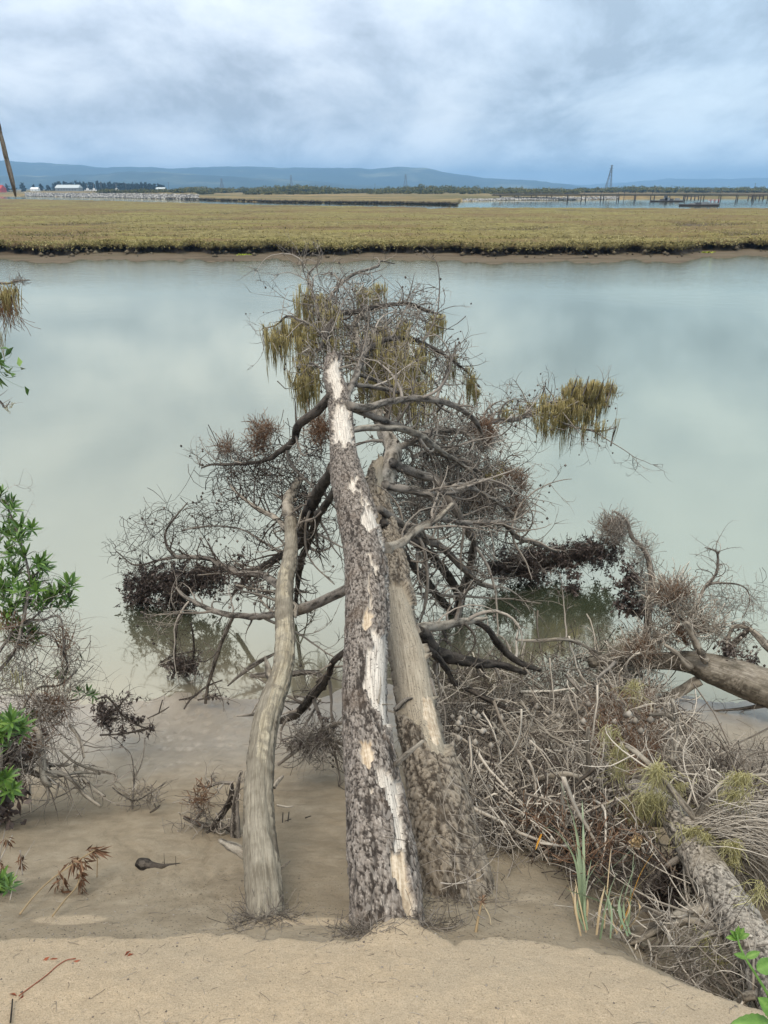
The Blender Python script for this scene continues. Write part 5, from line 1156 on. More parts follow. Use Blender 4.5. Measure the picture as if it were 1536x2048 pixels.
t_ = tangle(260, [(1470, 1290, 4.9, 40, 30, .2), (1440, 1200, 5.2, 50, 50, .2), (1500, 1200, 5.2, 30, 40, .2)], (.15, .5), (.0014, .0028), .8); ac = Acc(); ac.tubes(*t_, 3); ac.blobs(t_[0][:40, -1], .013, sq=1.3); ac.build('curly_twigs', M['twig'], T4.root, kind='stuff')
leafy([(1500, 1320, 4.8, 22, 10, .1), (1450, 1300, 4.85, 20, 18, .1)], 500, .03, T4)

# ------------------------------------------------------------------ grey-barked tree fallen across the lower right
T5 = Tree('fallen_tree', gp(1440, 1900), 'grey scaly trunk running out of the lower right corner, tufted with yellow lichen', 'fallen tree')
c5 = [(1270, 1575, 30, 2.60), (1322, 1608, 46, 2.36), (1370, 1665, 62, 2.14), (1410, 1735, 72, 1.95), (1460, 1815, 82, 1.72), (1505, 1890, 92, 1.52), (1550, 1970, 102, 1.34), (1620, 2090, 110, 1.1)]
me, _c = trunk(c5, 520, 90, amp=.006, cell=.018, seed=500)
obj('trunk', me, M['bark_grey'], T5.root)
limb(T5, 'branch_pale', (1392, 1650, 16, 2.15), (1389, 1635, 14, 2.15), (1360, 1599, 13, 2.2), (1335, 1568, 12, 2.25), (1306, 1534, 12, 2.3), (1275, 1508, 10, 2.35), (1252, 1492, 7, 2.4))
limb(T5, 'branch_pale', (1389, 1640, 12, 2.15), (1405, 1610, 9, 2.15), (1422, 1588, 8, 2.15), (1465, 1552, 8, 2.2), (1500, 1551, 8, 2.2), (1545, 1548, 7, 2.2))
limb(T5, 'branch_pale', (1310, 1592, 20, 2.5), (1280, 1580, 17, 2.55), (1215, 1567, 15, 2.65), (1161, 1556, 13, 2.7), (1117, 1549, 12, 2.75), (1052, 1563, 9, 2.8), (975, 1572, 5, 2.8))
limb(T5, 'branch_pale', (1173, 1556, 11, 2.7), (1177, 1520, 10, 2.7), (1175, 1490, 9, 2.7), (1176, 1455, 6, 2.7))
limb(T5, 'branch_pale', (1222, 1566, 10, 2.65), (1213, 1530, 9, 2.65), (1214, 1490, 7, 2.65), (1219, 1458, 5, 2.65))
limb(T5, 'branch', (1210, 1600, 8, 2.6), (1125, 1603, 10, 2.6), (1052, 1603, 11, 2.6), (1010, 1612, 9, 2.55), (980, 1622, 6, 2.5))
limb(T5, 'branch_pale', (1345, 1628, 34, 2.42), (1290, 1640, 32, 2.45), (1220, 1660, 28, 2.45), (1161, 1680, 26, 2.4), (1107, 1691, 22, 2.35), (1070, 1694, 13, 2.35), (1010, 1686, 8, 2.35))
limb(T5, 'branch', (1145, 1690, 22, 2.38), (1107, 1715, 18, 2.25), (1063, 1746, 8, 2.15))
limb(T5, 'branch', (1062, 1735, 7, 2.1), (1040, 1750, 6, 2.1), (1020, 1752, 8, 2.1), (965, 1722, 7, 2.2), (930, 1690, 6, 2.3), (890, 1655, 5, 2.4))
limb(T5, 'branch_pale', (1478, 1838, 34, 1.7), (1440, 1822, 30, 1.72), (1405, 1822, 28, 1.72), (1360, 1834, 27, 1.7), (1306, 1856, 25, 1.66), (1250, 1870, 23, 1.64), (1200, 1892, 18, 1.6))
limb(T5, 'branch_pale', (1470, 1880, 14, 1.6), (1440, 1860, 14, 1.62), (1410, 1848, 15, 1.65), (1378, 1842, 15, 1.66), (1324, 1855, 14, 1.64), (1280, 1878, 12, 1.6), (1245, 1888, 9, 1.6))
limb(T5, 'branch_pale', (1455, 1870, 12, 1.6), (1430, 1868, 12, 1.58), (1407, 1876, 12, 1.56), (1378, 1902, 12, 1.52), (1352, 1934, 12, 1.48))
limb(T5, 'branch', (1390, 1705, 18, 2.05), (1365, 1716, 16, 2.05), (1335, 1732, 12, 2.0), (1300, 1762, 8, 1.98), (1290, 1790, 6, 1.95))
limb(T5, 'branch_pale', (1325, 1975, 18, 1.4), (1312, 1985, 17, 1.38), (1290, 2002, 14, 1.36))
limb(T5, 'branch_pale', (1470, 2012, 14, 1.32), (1500, 1992, 16, 1.3), (1545, 1990, 18, 1.28))
limb(T5, 'branch', (1230, 1325, 7, 4.2), (1190, 1370, 8, 3.9), (1240, 1400, 8, 3.7), (1290, 1440, 8, 3.5), (1345, 1420, 4, 3.4))
limb(T5, 'branch', (1130, 1350, 6, 4.3), (1180, 1400, 8, 4.0), (1225, 1435, 9, 3.7), (1262, 1460, 9, 3.4))
limb(T5, 'branch_dark', (900, 1360, 12, 4.0), (960, 1390, 12, 3.8), (1010, 1415, 11, 3.7), (1050, 1430, 9, 3.6), (1110, 1470, 6, 3.4))
limb(T5, 'branch_pale', (985, 1445, 5, 3.4), (1010, 1480, 6, 3.2), (1045, 1515, 6, 3.1), (1058, 1525, 9, 3.05))
limb(T5, 'branch_pale', (1040, 1400, 4, 3.6), (1070, 1440, 5, 3.4), (1100, 1470, 6, 3.2), (1150, 1500, 5, 3.0), (1172, 1530, 4, 2.8))
limb(T5, 'branch_pale', (1345, 1400, 8, 3.2), (1352, 1440, 10, 3.0), (1350, 1480, 10, 2.9), (1345, 1520, 9, 2.8))
limb(T5, 'branch_pale', (1300, 1430, 7, 3.1), (1330, 1428, 8, 3.0), (1349, 1440, 8, 3.0))
limb(T5, 'branch', (860, 1460, 5, 3.3), (880, 1520, 6, 3.0), (930, 1590, 7, 2.7), (960, 1650, 7, 2.5), (985, 1700, 6, 2.35), (1000, 1730, 5, 2.2))
limb(T5, 'branch', (840, 1400, 5, 3.4), (862, 1450, 5, 3.2), (850, 1500, 4, 3.0))
limb(T5, 'branch', (860, 1555, 5, 2.6), (900, 1575, 6, 2.6), (950, 1600, 6, 2.6), (985, 1640, 5, 2.5))
nb5 = len(T5.B)
b = T5.batch(); a1 = sprout(b, 420, (.10, .5), K=8, rr=.38, rmax=.0060, rmin=.0018, curl=.28, grav=.0, tr=(.1, 1)); a2 = sprout(a1, 1100, (.06, .24), K=6, rr=.6, rmax=.0036, rmin=.0015, curl=.4)
ac = Acc(); ac.tubes(*above(a1), 4); ac.tubes(*above(a2), 3); ac.build('twigs', M['twig_pale'], T5.root, kind='stuff')
# the brush heap: dense dead crown lying on the mud
TP = [(1262, 1550), (1350, 1570), (1460, 1690), (1560, 1860), (1560, 2040), (1480, 1960), (1400, 1800), (1330, 1690), (1280, 1630)]
def brush(n, poly, lift, L, r, curl, mat, name, bias=(.2, -.3, -.1), K=8):
    xs = [p[0] for p in poly]; ys = [p[1] for p in poly]; x = rng.uniform(min(xs), max(xs), n*3); y = rng.uniform(min(ys), max(ys), n*3)
    k = inpoly(x, y, poly) & ~inpoly(x, y, TP); x, y = x[k][:n], y[k][:n]; n = len(x)
    y2 = y+rng.normal(size=n)*6; D = gD(y2)*(1-(lift[0]+(lift[1]-lift[0])*rng.random(n)))
    P0 = pt(x, y, D); d = rng.normal(size=(n, 3))*np.array([1, .8, .8])+np.array(bias)
    P = grow(P0, d, L[0]+(L[1]-L[0])*rng.random(n)**1.7, K, curl, 0.0, .1); P = P-(P[:, K//2]-P[:, 0])[:, None]
    X_, Y_ = proj(P); P = P[inpoly(X_, Y_, TP).sum(1) < 2]; n = len(P)
    R = (r[0]+(r[1]-r[0])*rng.random(n)**3)[:, None]*np.linspace(1, .4, K)[None]
    ac = Acc(); ac.tubes(*above((P, R)), 3); return ac.build(name, M[mat], T5.root, kind='stuff')
HP = [(870, 1345), (960, 1335), (1060, 1330), (1140, 1290), (1240, 1300), (1340, 1390), (1420, 1490), (1500, 1570), (1560, 1640), (1560, 1700), (1430, 1690), (1330, 1700), (1240, 1700), (1080, 1680), (1000, 1700), (930, 1600), (870, 1500), (850, 1420)]
LP_ = [(940, 1560), (1080, 1540), (1300, 1600), (1330, 1700), (1340, 1780), (1240, 1790), (1150, 1760), (1110, 1710), (1000, 1690)]
brush(3000, HP, (.0, .05), (.15, .60), (.0022, .0055), .6, 'twig_dark', 'lower_brush')  # dark twig colour puts the shade of the heap's gaps into this layer
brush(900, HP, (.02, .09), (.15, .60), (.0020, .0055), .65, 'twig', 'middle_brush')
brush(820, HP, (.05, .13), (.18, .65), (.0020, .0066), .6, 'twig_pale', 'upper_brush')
brush(170, HP, (.05, .13), (.5, 1.1), (.005, .011), .22, 'twig_pale', 'brush_sticks', (.5, -.5, -.1), 12)
brush(380, [(1230, 1330), (1345, 1420), (1400, 1520), (1480, 1600), (1560, 1650), (1400, 1680), (1250, 1600), (1200, 1450)], (.10, .20), (.15, .5), (.0017, .0042), .3, 'twig_pale', 'upper_brush')
brush(620, LP_, (.0, .08), (.12, .4), (.0014, .0038), .4, 'twig_dark', 'shaded_brush')  # shade low in the heap is painted in with the dark twig colour
brush(700, [(1180, 1390), (1300, 1380), (1330, 1520), (1240, 1560), (1170, 1480)], (.14, .24), (.08, .25), (.0012, .0022), .25, 'rust', 'rusty_needles', (0, 0, -1.6))
brush(240, [(1000, 1620), (1300, 1600), (1320, 1700), (1200, 1740), (1120, 1720)], (.06, .16), (.08, .3), (.0012, .0024), .3, 'rust', 'rusty_needles', (0, 0, -1.2))
brush(520, [(1400, 1500), (1536, 1480), (1560, 1600), (1440, 1600)], (.02, .10), (.12, .45), (.0012, .0026), .8, 'twig', 'curly_twigs')
brush(120, [(880, 1470), (940, 1480), (1000, 1720), (920, 1800), (850, 1560)], (.14, .20), (.15, .55), (.0013, .0026), .5, 'twig', 'twigs')
ac = Acc(); n = 60; ac.blobs(pt(rng.uniform(880, 1340, n), rng.uniform(1400, 1560, n), gD(rng.uniform(1430, 1560, n))*.86), .016+.006*rng.random(n), sq=1.2)
for (x, y) in ((917, 1447), (950, 1485), (918, 1477), (940, 1512), (937, 1525), (905, 1490)): ac.blobs(pt(x, y, 3.0)[None], .019, np.array([.9]))
M['cone_pale'] = simple('pale_cones', [(0, C(.12, .105, .09)), (1, C(.40, .37, .33))]); ac.build('cones', M['cone_pale'], T5.root, kind='stuff')
# dry fountain of needles right of the trunk
ac = Acc(); n = 620; P0 = pt(1420+rng.normal(size=n)*26, 1665+rng.normal(size=n)*22, 2.2+rng.normal(size=n)*.1)
P = grow(P0, np.array([1.0, -.1, .45])+rng.normal(size=(n, 3))*.25, .30+.22*rng.random(n), 8, .05, -.22, .05); ac.tubes(P, np.full((n, 8), .0013), 3); ac.build('needle_fountain', M['twig_pale'], T5.root, kind='stuff')
# lichen tufts: fine, tangled, hanging
def tuft(x, y, D, rx, ry, n, L):
    n = int(n*.55); ac = Acc(); p = cloud(x, y-ry*.6, D, rx*1.5, ry*.6, .03, n); P = grow(p, rng.normal(size=(n, 3))*.45+np.array([0, 0, -1.1]), L*1.5*(.15+.85*rng.random(n)**1.6), 8, .35, -.30, .28)
    ac.tubes(P, np.full((n, 8), .0009), 3); ac.build('lichen_tuft', M['lichen'], T5.root, kind='stuff')
for t in ((1243, 1505, 2.42, 12, 20, 230, .10), (1240, 1545, 2.42, 8, 26, 160, .09), (1318, 1550, 2.22, 12, 26, 300, .12), (1305, 1610, 2.25, 36, 30, 520, .12), (1290, 1640, 2.3, 20, 26, 260, .12), (1482, 1560, 2.15, 20, 16, 330, .09), (1470, 1595, 2.15, 22, 16, 240, .07),
          (1385, 1668, 2.05, 22, 16, 300, .07), (1412, 1680, 2.0, 10, 14, 160, .05), (1465, 1700, 1.95, 16, 20, 300, .06), (1468, 1725, 1.95, 8, 14, 120, .06), (1325, 1975, 1.38, 22, 14, 380, .05), (1440, 1925, 1.5, 14, 14, 160, .05), (1414, 1890, 1.5, 6, 24, 80, .06), (1268, 1385, 3.3, 10, 26, 160, .14), (1520, 1790, 1.6, 10, 26, 120, .08), (1365, 1575, 2.3, 12, 10, 100, .06), (1220, 1480, 2.5, 14, 30, 150, .10)):
    tuft(*t)
# mud-caked hanging mat under the trunk and fringe at the bottom
leafy([(1350, 1745, 2.1, 42, 36, .05), (1330, 1790, 2.1, 34, 30, .05), (1400, 1775, 2.0, 22, 26, .05)], 900, .03, T5, 'dead_leaf', 'mud_caked_mat')
ac = Acc(); n = 130; P0 = pt(rng.uniform(1330, 1500, n), 1950+rng.normal(size=n)*12, 1.42+rng.normal(size=n)*.04); P = grow(P0, rng.normal(size=(n, 3))*.6+np.array([.3, -.2, -.9]), .05+.09*rng.random(n), 6, .3, -.05, .1)
ac.tubes(P, np.full((n, 6), .0011), 3); n = 90; P = grow(pt(rng.uniform(1280, 1480, n), 1930+rng.normal(size=n)*20, 1.44), np.array([1.0, .2, .1])+rng.normal(size=(n, 3))*.5, .12+.2*rng.random(n), 6, .1, 0, .05); ac.tubes(P, np.full((n, 6), .0010), 3)
ac.build('needle_fringe', M['twig'], T5.root, kind='stuff')

# ------------------------------------------------------------------ small dead branch beside the slim trunk
T6 = Tree('dead_branch', gp(470, 1690), 'small dead branch with curled twigs standing in mud left of the slim trunk', 'branch')
limb(T6, 'branch', (474, 1702, 18, 2.35), (470, 1655, 17, 2.4), (471, 1610, 13, 2.45), (478, 1560, 6, 2.5), (482, 1545, 3, 2.5))
limb(T6, 'branch_dark', (368, 1694, 14, 2.35), (385, 1686, 14, 2.38), (420, 1665, 13, 2.42), (435, 1640, 12, 2.45), (450, 1620, 12, 2.48), (462, 1598, 14, 2.48), (464, 1570, 8, 2.5))
limb(T6, 'branch', (368, 1634, 8, 2.5), (390, 1645, 9, 2.48), (420, 1652, 8, 2.45), (445, 1652, 9, 2.42), (468, 1664, 10, 2.4))
limb(T6, 'branch', (466, 1566, 6, 2.5), (440, 1566, 6, 2.5), (415, 1574, 5, 2.5), (395, 1571, 3, 2.5))
limb(T6, 'branch_pale', (355, 1660, 4, 2.4), (370, 1690, 4, 2.36), (410, 1705, 5, 2.33), (468, 1702, 5, 2.33))
b = T6.batch(); a1 = sprout(b, 70, (.08, .26), K=9, rr=.4, rmax=.004, curl=.7); a2 = sprout(a1, 90, (.05, .14), K=6, rr=.6, rmax=.002, curl=.7)
t_ = tangle(70, [(400, 1620, 2.45, 36, 40, .08), (350, 1670, 2.4, 24, 20, .06)], (.08, .25), (.0012, .002), .8)
ac = Acc(); ac.tubes(*above(a1), 4); ac.tubes(*above(a2), 3); ac.tubes(*above(t_), 3); ac.build('twigs', M['twig'], T6.root, kind='stuff')
t_ = tangle(60, [(400, 1600, 2.46, 22, 30, .05)], (.06, .16), (.0015, .0025), .2, bias=(0, 0, -1.5)); ac = Acc(); ac.tubes(*t_, 3); ac.build('rusty_needles', M['rust'], T6.root, kind='stuff')

# ------------------------------------------------------------------ brush between the trunks, and snags in the shallows
def snag(name, base, label, cat, limbs, mat, ntw, L, ells=None, nt=0, group=None, leaf=None, tmat='twig', curl=.5):
    T = Tree(name, base, label, cat, group)
    for l in limbs: limb(T, mat, *l)
    b = T.batch(); ac = Acc(); a1 = sprout(b, ntw, L, K=7, rr=.5, rmax=.003, curl=curl); ac.tubes(*above(a1), 3)
    if ells: ac.tubes(*above(tangle(nt, ells, (.08, .3), (.0013, .0025), curl)), 3)
    ac.build('twigs', M[tmat], T.root, kind='stuff')
    if leaf: leafy(*leaf, T)
    return T
snag('brushwood', gp(640, 1540), 'arched dead brushwood lying between the slim trunk and the biggest trunk', 'brushwood',
     [[(556, 1530, 6, 3.1), (600, 1495, 8, 3.15), (640, 1465, 9, 3.2), (685, 1445, 8, 3.25), (740, 1440, 6, 3.3)], [(560, 1480, 3, 3.3), (620, 1470, 5, 3.3), (690, 1490, 5, 3.25)], [(640, 1400, 4, 3.5), (610, 1450, 5, 3.4), (575, 1500, 5, 3.3)]],
     'branch', 90, (.12, .4), [(640, 1480, 3.2, 70, 36, .15), (620, 1500, 3.15, 50, 36, .1)], 330, leaf=([(600, 1425, 3.6, 20, 18, .08), (650, 1480, 3.2, 60, 36, .1)], 380, .022))
snag('snag', gp(365, 1350), 'little bush of dark drowned twigs standing alone in the shallows on the left', 'bush',
     [[(352, 1345, 3, 5.1), (350, 1300, 4, 5.1), (355, 1240, 3, 5.15)], [(385, 1345, 3, 5.1), (388, 1290, 4, 5.1), (382, 1245, 3, 5.1)], [(320, 1325, 2, 5.1), (350, 1310, 3, 5.1), (400, 1300, 2, 5.1)]],
     'branch_dark', 46, (.12, .4), [(365, 1325, 5.1, 36, 22, .1)], 150, leaf=([(365, 1332, 5.1, 36, 18, .12)], 900, .03), tmat='twig_dark')
snag('driftwood_branch', gp(560, 1365), 'flat driftwood branch lying on the water margin behind the slim trunk', 'driftwood',
     [[(455, 1372, 3, 4.9), (480, 1350, 7, 4.95), (515, 1325, 9, 4.95), (548, 1308, 5, 4.95)], [(500, 1352, 8, 4.9), (560, 1348, 14, 4.9), (620, 1345, 10, 4.9), (655, 1358, 6, 4.8)]],
     'branch', 26, (.1, .35))
snag('forked_stick', gp(385, 1415), 'thin forked stick lying on the wet mud at the waterline', 'stick',
     [[(358, 1400, 3, 4.75), (385, 1394, 5, 4.75), (415, 1372, 4, 4.8), (445, 1360, 2, 4.8)], [(368, 1418, 3, 4.6), (380, 1400, 4, 4.7), (398, 1385, 3, 4.75)], [(395, 1400, 3, 4.7), (445, 1390, 2, 4.75)]],
     'branch_dark', 20, (.06, .2), leaf=([(430, 1392, 4.75, 26, 5, .05)], 90, .025))
snag('drowned_sprig', gp(240, 1450), 'black leafy sprig sprawled on the wet flat right of the green shrub', 'branch',
     [[(190, 1400, 3, 4.0), (215, 1395, 4, 4.0), (245, 1430, 4, 3.95), (275, 1450, 3, 3.9), (310, 1462, 2, 3.85)], [(185, 1440, 3, 4.0), (225, 1425, 3, 4.0), (260, 1385, 2, 4.1)], [(200, 1470, 4, 3.8), (240, 1468, 4, 3.8), (290, 1460, 4, 3.8)]],
     'branch_dark', 60, (.1, .3), [(225, 1430, 3.95, 40, 36, .12)], 110, leaf=([(210, 1425, 3.95, 26, 26, .1), (270, 1440, 3.9, 22, 10, .08), (240, 1465, 3.85, 14, 8, .08), (300, 1458, 3.85, 16, 6, .06), (258, 1400, 4.0, 8, 12, .05)], 900, .026), tmat='twig_dark')
snag('stick', gp(320, 1430), 'thin pale forked stick lying on the flat above the dead sprig', 'stick', [[(295, 1437, 2, 4.2), (320, 1425, 3, 4.2), (338, 1414, 2, 4.25)], [(318, 1425, 2, 4.2), (325, 1400, 2, 4.25)]], 'branch_dark', 6, (.05, .14))
snag('thorny_stick', gp(265, 1640), 'thin dead stem with bristling side twigs upright in the mud', 'stick',
     [[(264, 1640, 3, 2.7), (265, 1600, 4, 2.75), (268, 1560, 3, 2.85), (262, 1510, 2, 2.95), (240, 1490, 1.5, 3.0)], [(268, 1560, 3, 2.85), (285, 1520, 2, 2.9), (290, 1475, 2, 3.0)], [(225, 1575, 2, 2.8), (245, 1590, 3, 2.75), (275, 1600, 3, 2.72), (330, 1566, 2, 2.75)], [(232, 1610, 2, 2.7), (268, 1612, 2, 2.7), (320, 1600, 1.5, 2.7)]],
     'branch', 46, (.05, .2), [(290, 1590, 2.75, 40, 22, .06)], 46)
for i, (bx, by, lm, lab) in enumerate((
    (318, 1612, [[(300, 1625, 3, 2.62), (312, 1617, 4, 2.63), (320, 1611, 3, 2.65)], [(312, 1617, 3, 2.63), (309, 1607, 2, 2.65)]], 'tiny forked stick on the mud just right of the bristling stem'),
    (568, 1640, [[(565, 1645, 2, 2.52), (566, 1625, 2, 2.56)], [(576, 1642, 3, 2.5), (578, 1624, 2, 2.56)], [(570, 1642, 2, 2.5), (582, 1638, 2, 2.52)]], 'pair of tiny upright twigs right of the slim trunk'),
    (612, 1636, [[(610, 1636, 3, 2.55), (622, 1632, 2, 2.56)]], 'single tiny twig lying furthest right between the two trunks'))):
    T = Tree('twig', gp(bx, by), lab, 'twig')
    for l in lm: limb(T, 'branch_dark', *l, name='stem', sides=6)

# dark driftwood chunk with a red underside
T7 = Tree('driftwood', gp(310, 1735), 'short charred chunk of driftwood with a red underside and tapering tail', 'driftwood')
limb(T7, 'branch_dark', (277, 1727, 18, 2.06), (290, 1731, 22, 2.05), (306, 1734, 19, 2.05), (325, 1733, 11, 2.06), (352, 1728, 4, 2.08), (364, 1727, 2, 2.09), name='chunk', sides=14, jag=.8)
ac = Acc(); p = pt(np.linspace(281, 301, 6), 1741+np.array([0, 1.5, 2, 2, 1.2, 0]), 2.035); ac.tubes(p, .0045*np.array([.4, 1, 1, 1, .9, .4]), 6); 
M['red'] = simple('red_heartwood', [(0, C(.30, .03, .035)), (1, C(.45, .08, .07))]); ac.build('red_underside', M['red'], T7.root)
ac = Acc()
for q in ((329, 1718, 1706), (352, 1724, 1712)): ac.tubes(pt([q[0], q[0]-1], [q[1]+10, q[2]], [2.06, 2.08]), np.array([.0013, .0008]))
ac.build('spine', M['branch_dark'], T7.root)

# withered plants on the left of the sand
def plant(base, label, stems, bunches, mat, cat='plant', name='withered_plant', lmat='twig', L=.05):
    root = thing(name, base, label, cat)
    for s_ in stems:
        c = np.array(s_, float); P = pt(c[:, 0], c[:, 1], c[:, 3]); X = cat_rom(P, 14); ac = Acc(); ac.tubes(X, np.linspace(c[0, 2], c[-1, 2], 14)*dep(c[0, 1], c[0, 3])/F_PX/2, 5); ac.build('stem', M[mat], root)
    for (x, y, D, rx, ry, n, dr_) in bunches:
        ac = Acc(); p = cloud(x, y, D, rx, ry, .015, n); ac.leaves(p, np.array(dr_)+rng.normal(size=(n, 3))*.45, L*(.6+.8*rng.random(n)), L*.16); ac.build('dead_leaves', M[lmat], root, kind='stuff')
    return root
plant(gp(45, 1825), 'withered stem hung with drooping brown leaves, leaning right over the sand', [[(40, 1828, 4, 1.62), (75, 1785, 4, 1.75), (108, 1755, 4, 1.85), (150, 1725, 4, 1.9), (190, 1700, 3, 1.95)], [(105, 1832, 4, 1.6), (130, 1800, 4, 1.7), (155, 1770, 4, 1.8), (160, 1740, 3, 1.88)], [(195, 1715, 2, 1.93), (194, 1755, 2, 1.9)]],
      [(150, 1722, 1.9, 26, 8, 34, (.2, 0, -.7)), (185, 1702, 1.95, 18, 6, 30, (.8, 0, -.2)), (120, 1762, 1.82, 8, 26, 26, (0, 0, -1)), (160, 1755, 1.83, 8, 26, 30, (.1, 0, -1))], 'straw', lmat='rust')
plant(gp(20, 1800), 'tangle of thin dead stems at the left edge beside the withered plant', [[(-10, 1740, 3, 1.9), (15, 1690, 3, 1.95), (25, 1670, 2, 2.0)], [(45, 1750, 3, 1.85), (40, 1700, 3, 1.9)], [(20, 1800, 2, 1.7), (35, 1740, 2, 1.85), (70, 1680, 1, 2.0)], [(-5, 1760, 2, 1.8), (2, 1700, 3, 1.9), (10, 1660, 2, 2.0)]],
      [(42, 1720, 1.88, 5, 22, 26, (0, 0, -1)), (14, 1680, 1.95, 8, 12, 16, (0, 0, -1)), (2, 1735, 1.88, 8, 22, 30, (0, 0, -1))], 'twig', lmat='rust', L=.035)
plant(gp(885, 1860), 'spray of dry reddish rootlets at the foot of the biggest trunk', [[(870, 1868, 3, 1.55), (880, 1850, 3, 1.56), (900, 1845, 3, 1.57), (912, 1862, 2, 1.56)], [(850, 1840, 3, 1.6), (880, 1838, 3, 1.6), (905, 1856, 3, 1.56)], [(875, 1875, 3, 1.53), (885, 1860, 4, 1.55), (880, 1835, 2, 1.6)], [(905, 1870, 3, 1.53), (895, 1855, 3, 1.56), (888, 1842, 3, 1.58)], [(835, 1835, 2, 1.6), (858, 1800, 1.5, 1.7), (864, 1782, 1, 1.74)]],
      [(885, 1858, 1.56, 14, 12, 26, (.3, 0, -.3))], 'branch', lmat='red_leaf', L=.02)
plant(gp(948, 1895), 'pale upright stalk topped by a brown seed head in front of the muddy trunk', [[(947, 1896, 8, 1.47), (954, 1850, 6, 1.52), (963, 1805, 4, 1.56)], [(963, 1805, 2, 1.56), (978, 1830, 1.5, 1.54), (982, 1850, 1, 1.52)]], [(963, 1801, 1.56, 6, 6, 26, (0, 0, 0))], 'straw', lmat='rust', L=.018)

# ------------------------------------------------------------------ sedge clump
SG = thing('sedge', gp(1165, 1850), 'clump of sedge with grey green blades and one orange tip before the brush', 'sedge')
def blade(rows, w, mat='sedge', root=SG, fold_=.35):
    c = np.array(rows, float); P = cat_rom(pt(c[:, 0], c[:, 1], c[:, 2]), 16); t = np.linspace(0, 1, 16); W = w*np.sin(np.pi*np.clip(t*.78+.22, 0, 1))**.6
    T = nrm(np.gradient(P, axis=0)); S = nrm(np.cross(T, np.array([.15, 1.0, .3]))); U = np.cross(S, T); V = np.stack([P-S*W[:, None], P+U*(W*fold_)[:, None], P+S*W[:, None]], 1); I = np.arange(48).reshape(16, 3)
    Q = np.concatenate([np.stack([I[:-1, k], I[1:, k], I[1:, k+1], I[:-1, k+1]], -1) for k in (0, 1)]); a = Acc(); a.add(V, Q, None, np.repeat(t*.6+.3, 3)); return a.build('blade', M[mat], root)
blade([(1165, 1860, 1.62), (1163, 1760, 1.72), (1152, 1660, 1.86), (1130, 1590, 1.98), (1119, 1558, 2.05)], .0055)
blade([(1170, 1860, 1.6), (1168, 1740, 1.72), (1166, 1640, 1.86), (1164, 1600, 1.95)], .0045)
blade([(1160, 1855, 1.62), (1158, 1740, 1.72), (1140, 1650, 1.86)], .004)
blade([(1162, 1840, 1.62), (1155, 1740, 1.7), (1135, 1690, 1.76), (1110, 1660, 1.8), (1092, 1654, 1.82), (1082, 1670, 1.8)], .004)
blade([(1083, 1668, 1.8), (1077, 1682, 1.79), (1071, 1700, 1.78)], .0035, 'orange')
blade([(1250, 1860, 1.52), (1232, 1820, 1.58), (1200, 1802, 1.6), (1127, 1778, 1.62)], .006)
blade([(1240, 1865, 1.52), (1255, 1820, 1.56), (1280, 1750, 1.66), (1310, 1700, 1.74)], .0035, 'orange'); blade([(1220, 1880, 1.5), (1262, 1790, 1.6), (1330, 1718, 1.7)], .0028, 'straw'); blade([(1200, 1880, 1.5), (1210, 1820, 1.56), (1222, 1770, 1.62)], .004)
blade([(1255, 1865, 1.52), (1262, 1780, 1.62), (1268, 1700, 1.74)], .0045); blade([(1188, 1770, 1.66), (1230, 1730, 1.72), (1268, 1695, 1.76)], .0032); blade([(1170, 1870, 1.58), (1175, 1800, 1.66), (1160, 1790, 1.68)], .0035, 'straw')
blade([(1245, 1875, 1.5), (1280, 1820, 1.56), (1262, 1795, 1.6), (1205, 1790, 1.62)], .004, 'straw'); blade([(1150, 1830, 1.64), (1140, 1780, 1.68), (1100, 1765, 1.7)], .002, 'straw')
for k in range(14):
    x = rng.uniform(1150, 1270); y = 1865+rng.normal()*8; D = float(gD(y))*.98; blade([(x, y, D), (x+rng.normal()*14, y-60, D+.12), (x+rng.normal()*34, y-rng.uniform(90, 170), D+.22)], rng.uniform(.0018, .0038), ('sedge', 'straw', 'straw', 'sedge')[k % 4])
ac = Acc(); p = cloud(1273, 1683, 1.78, 12, 12, .012, 130); ac.leaves(p, rng.normal(size=(130, 3)), .012, .005); M['seed'] = simple('brown_seed_head', [(0, C(.13, .08, .04)), (1, C(.42, .31, .17))]); ac.build('seed_head', M['seed'], SG, kind='stuff')

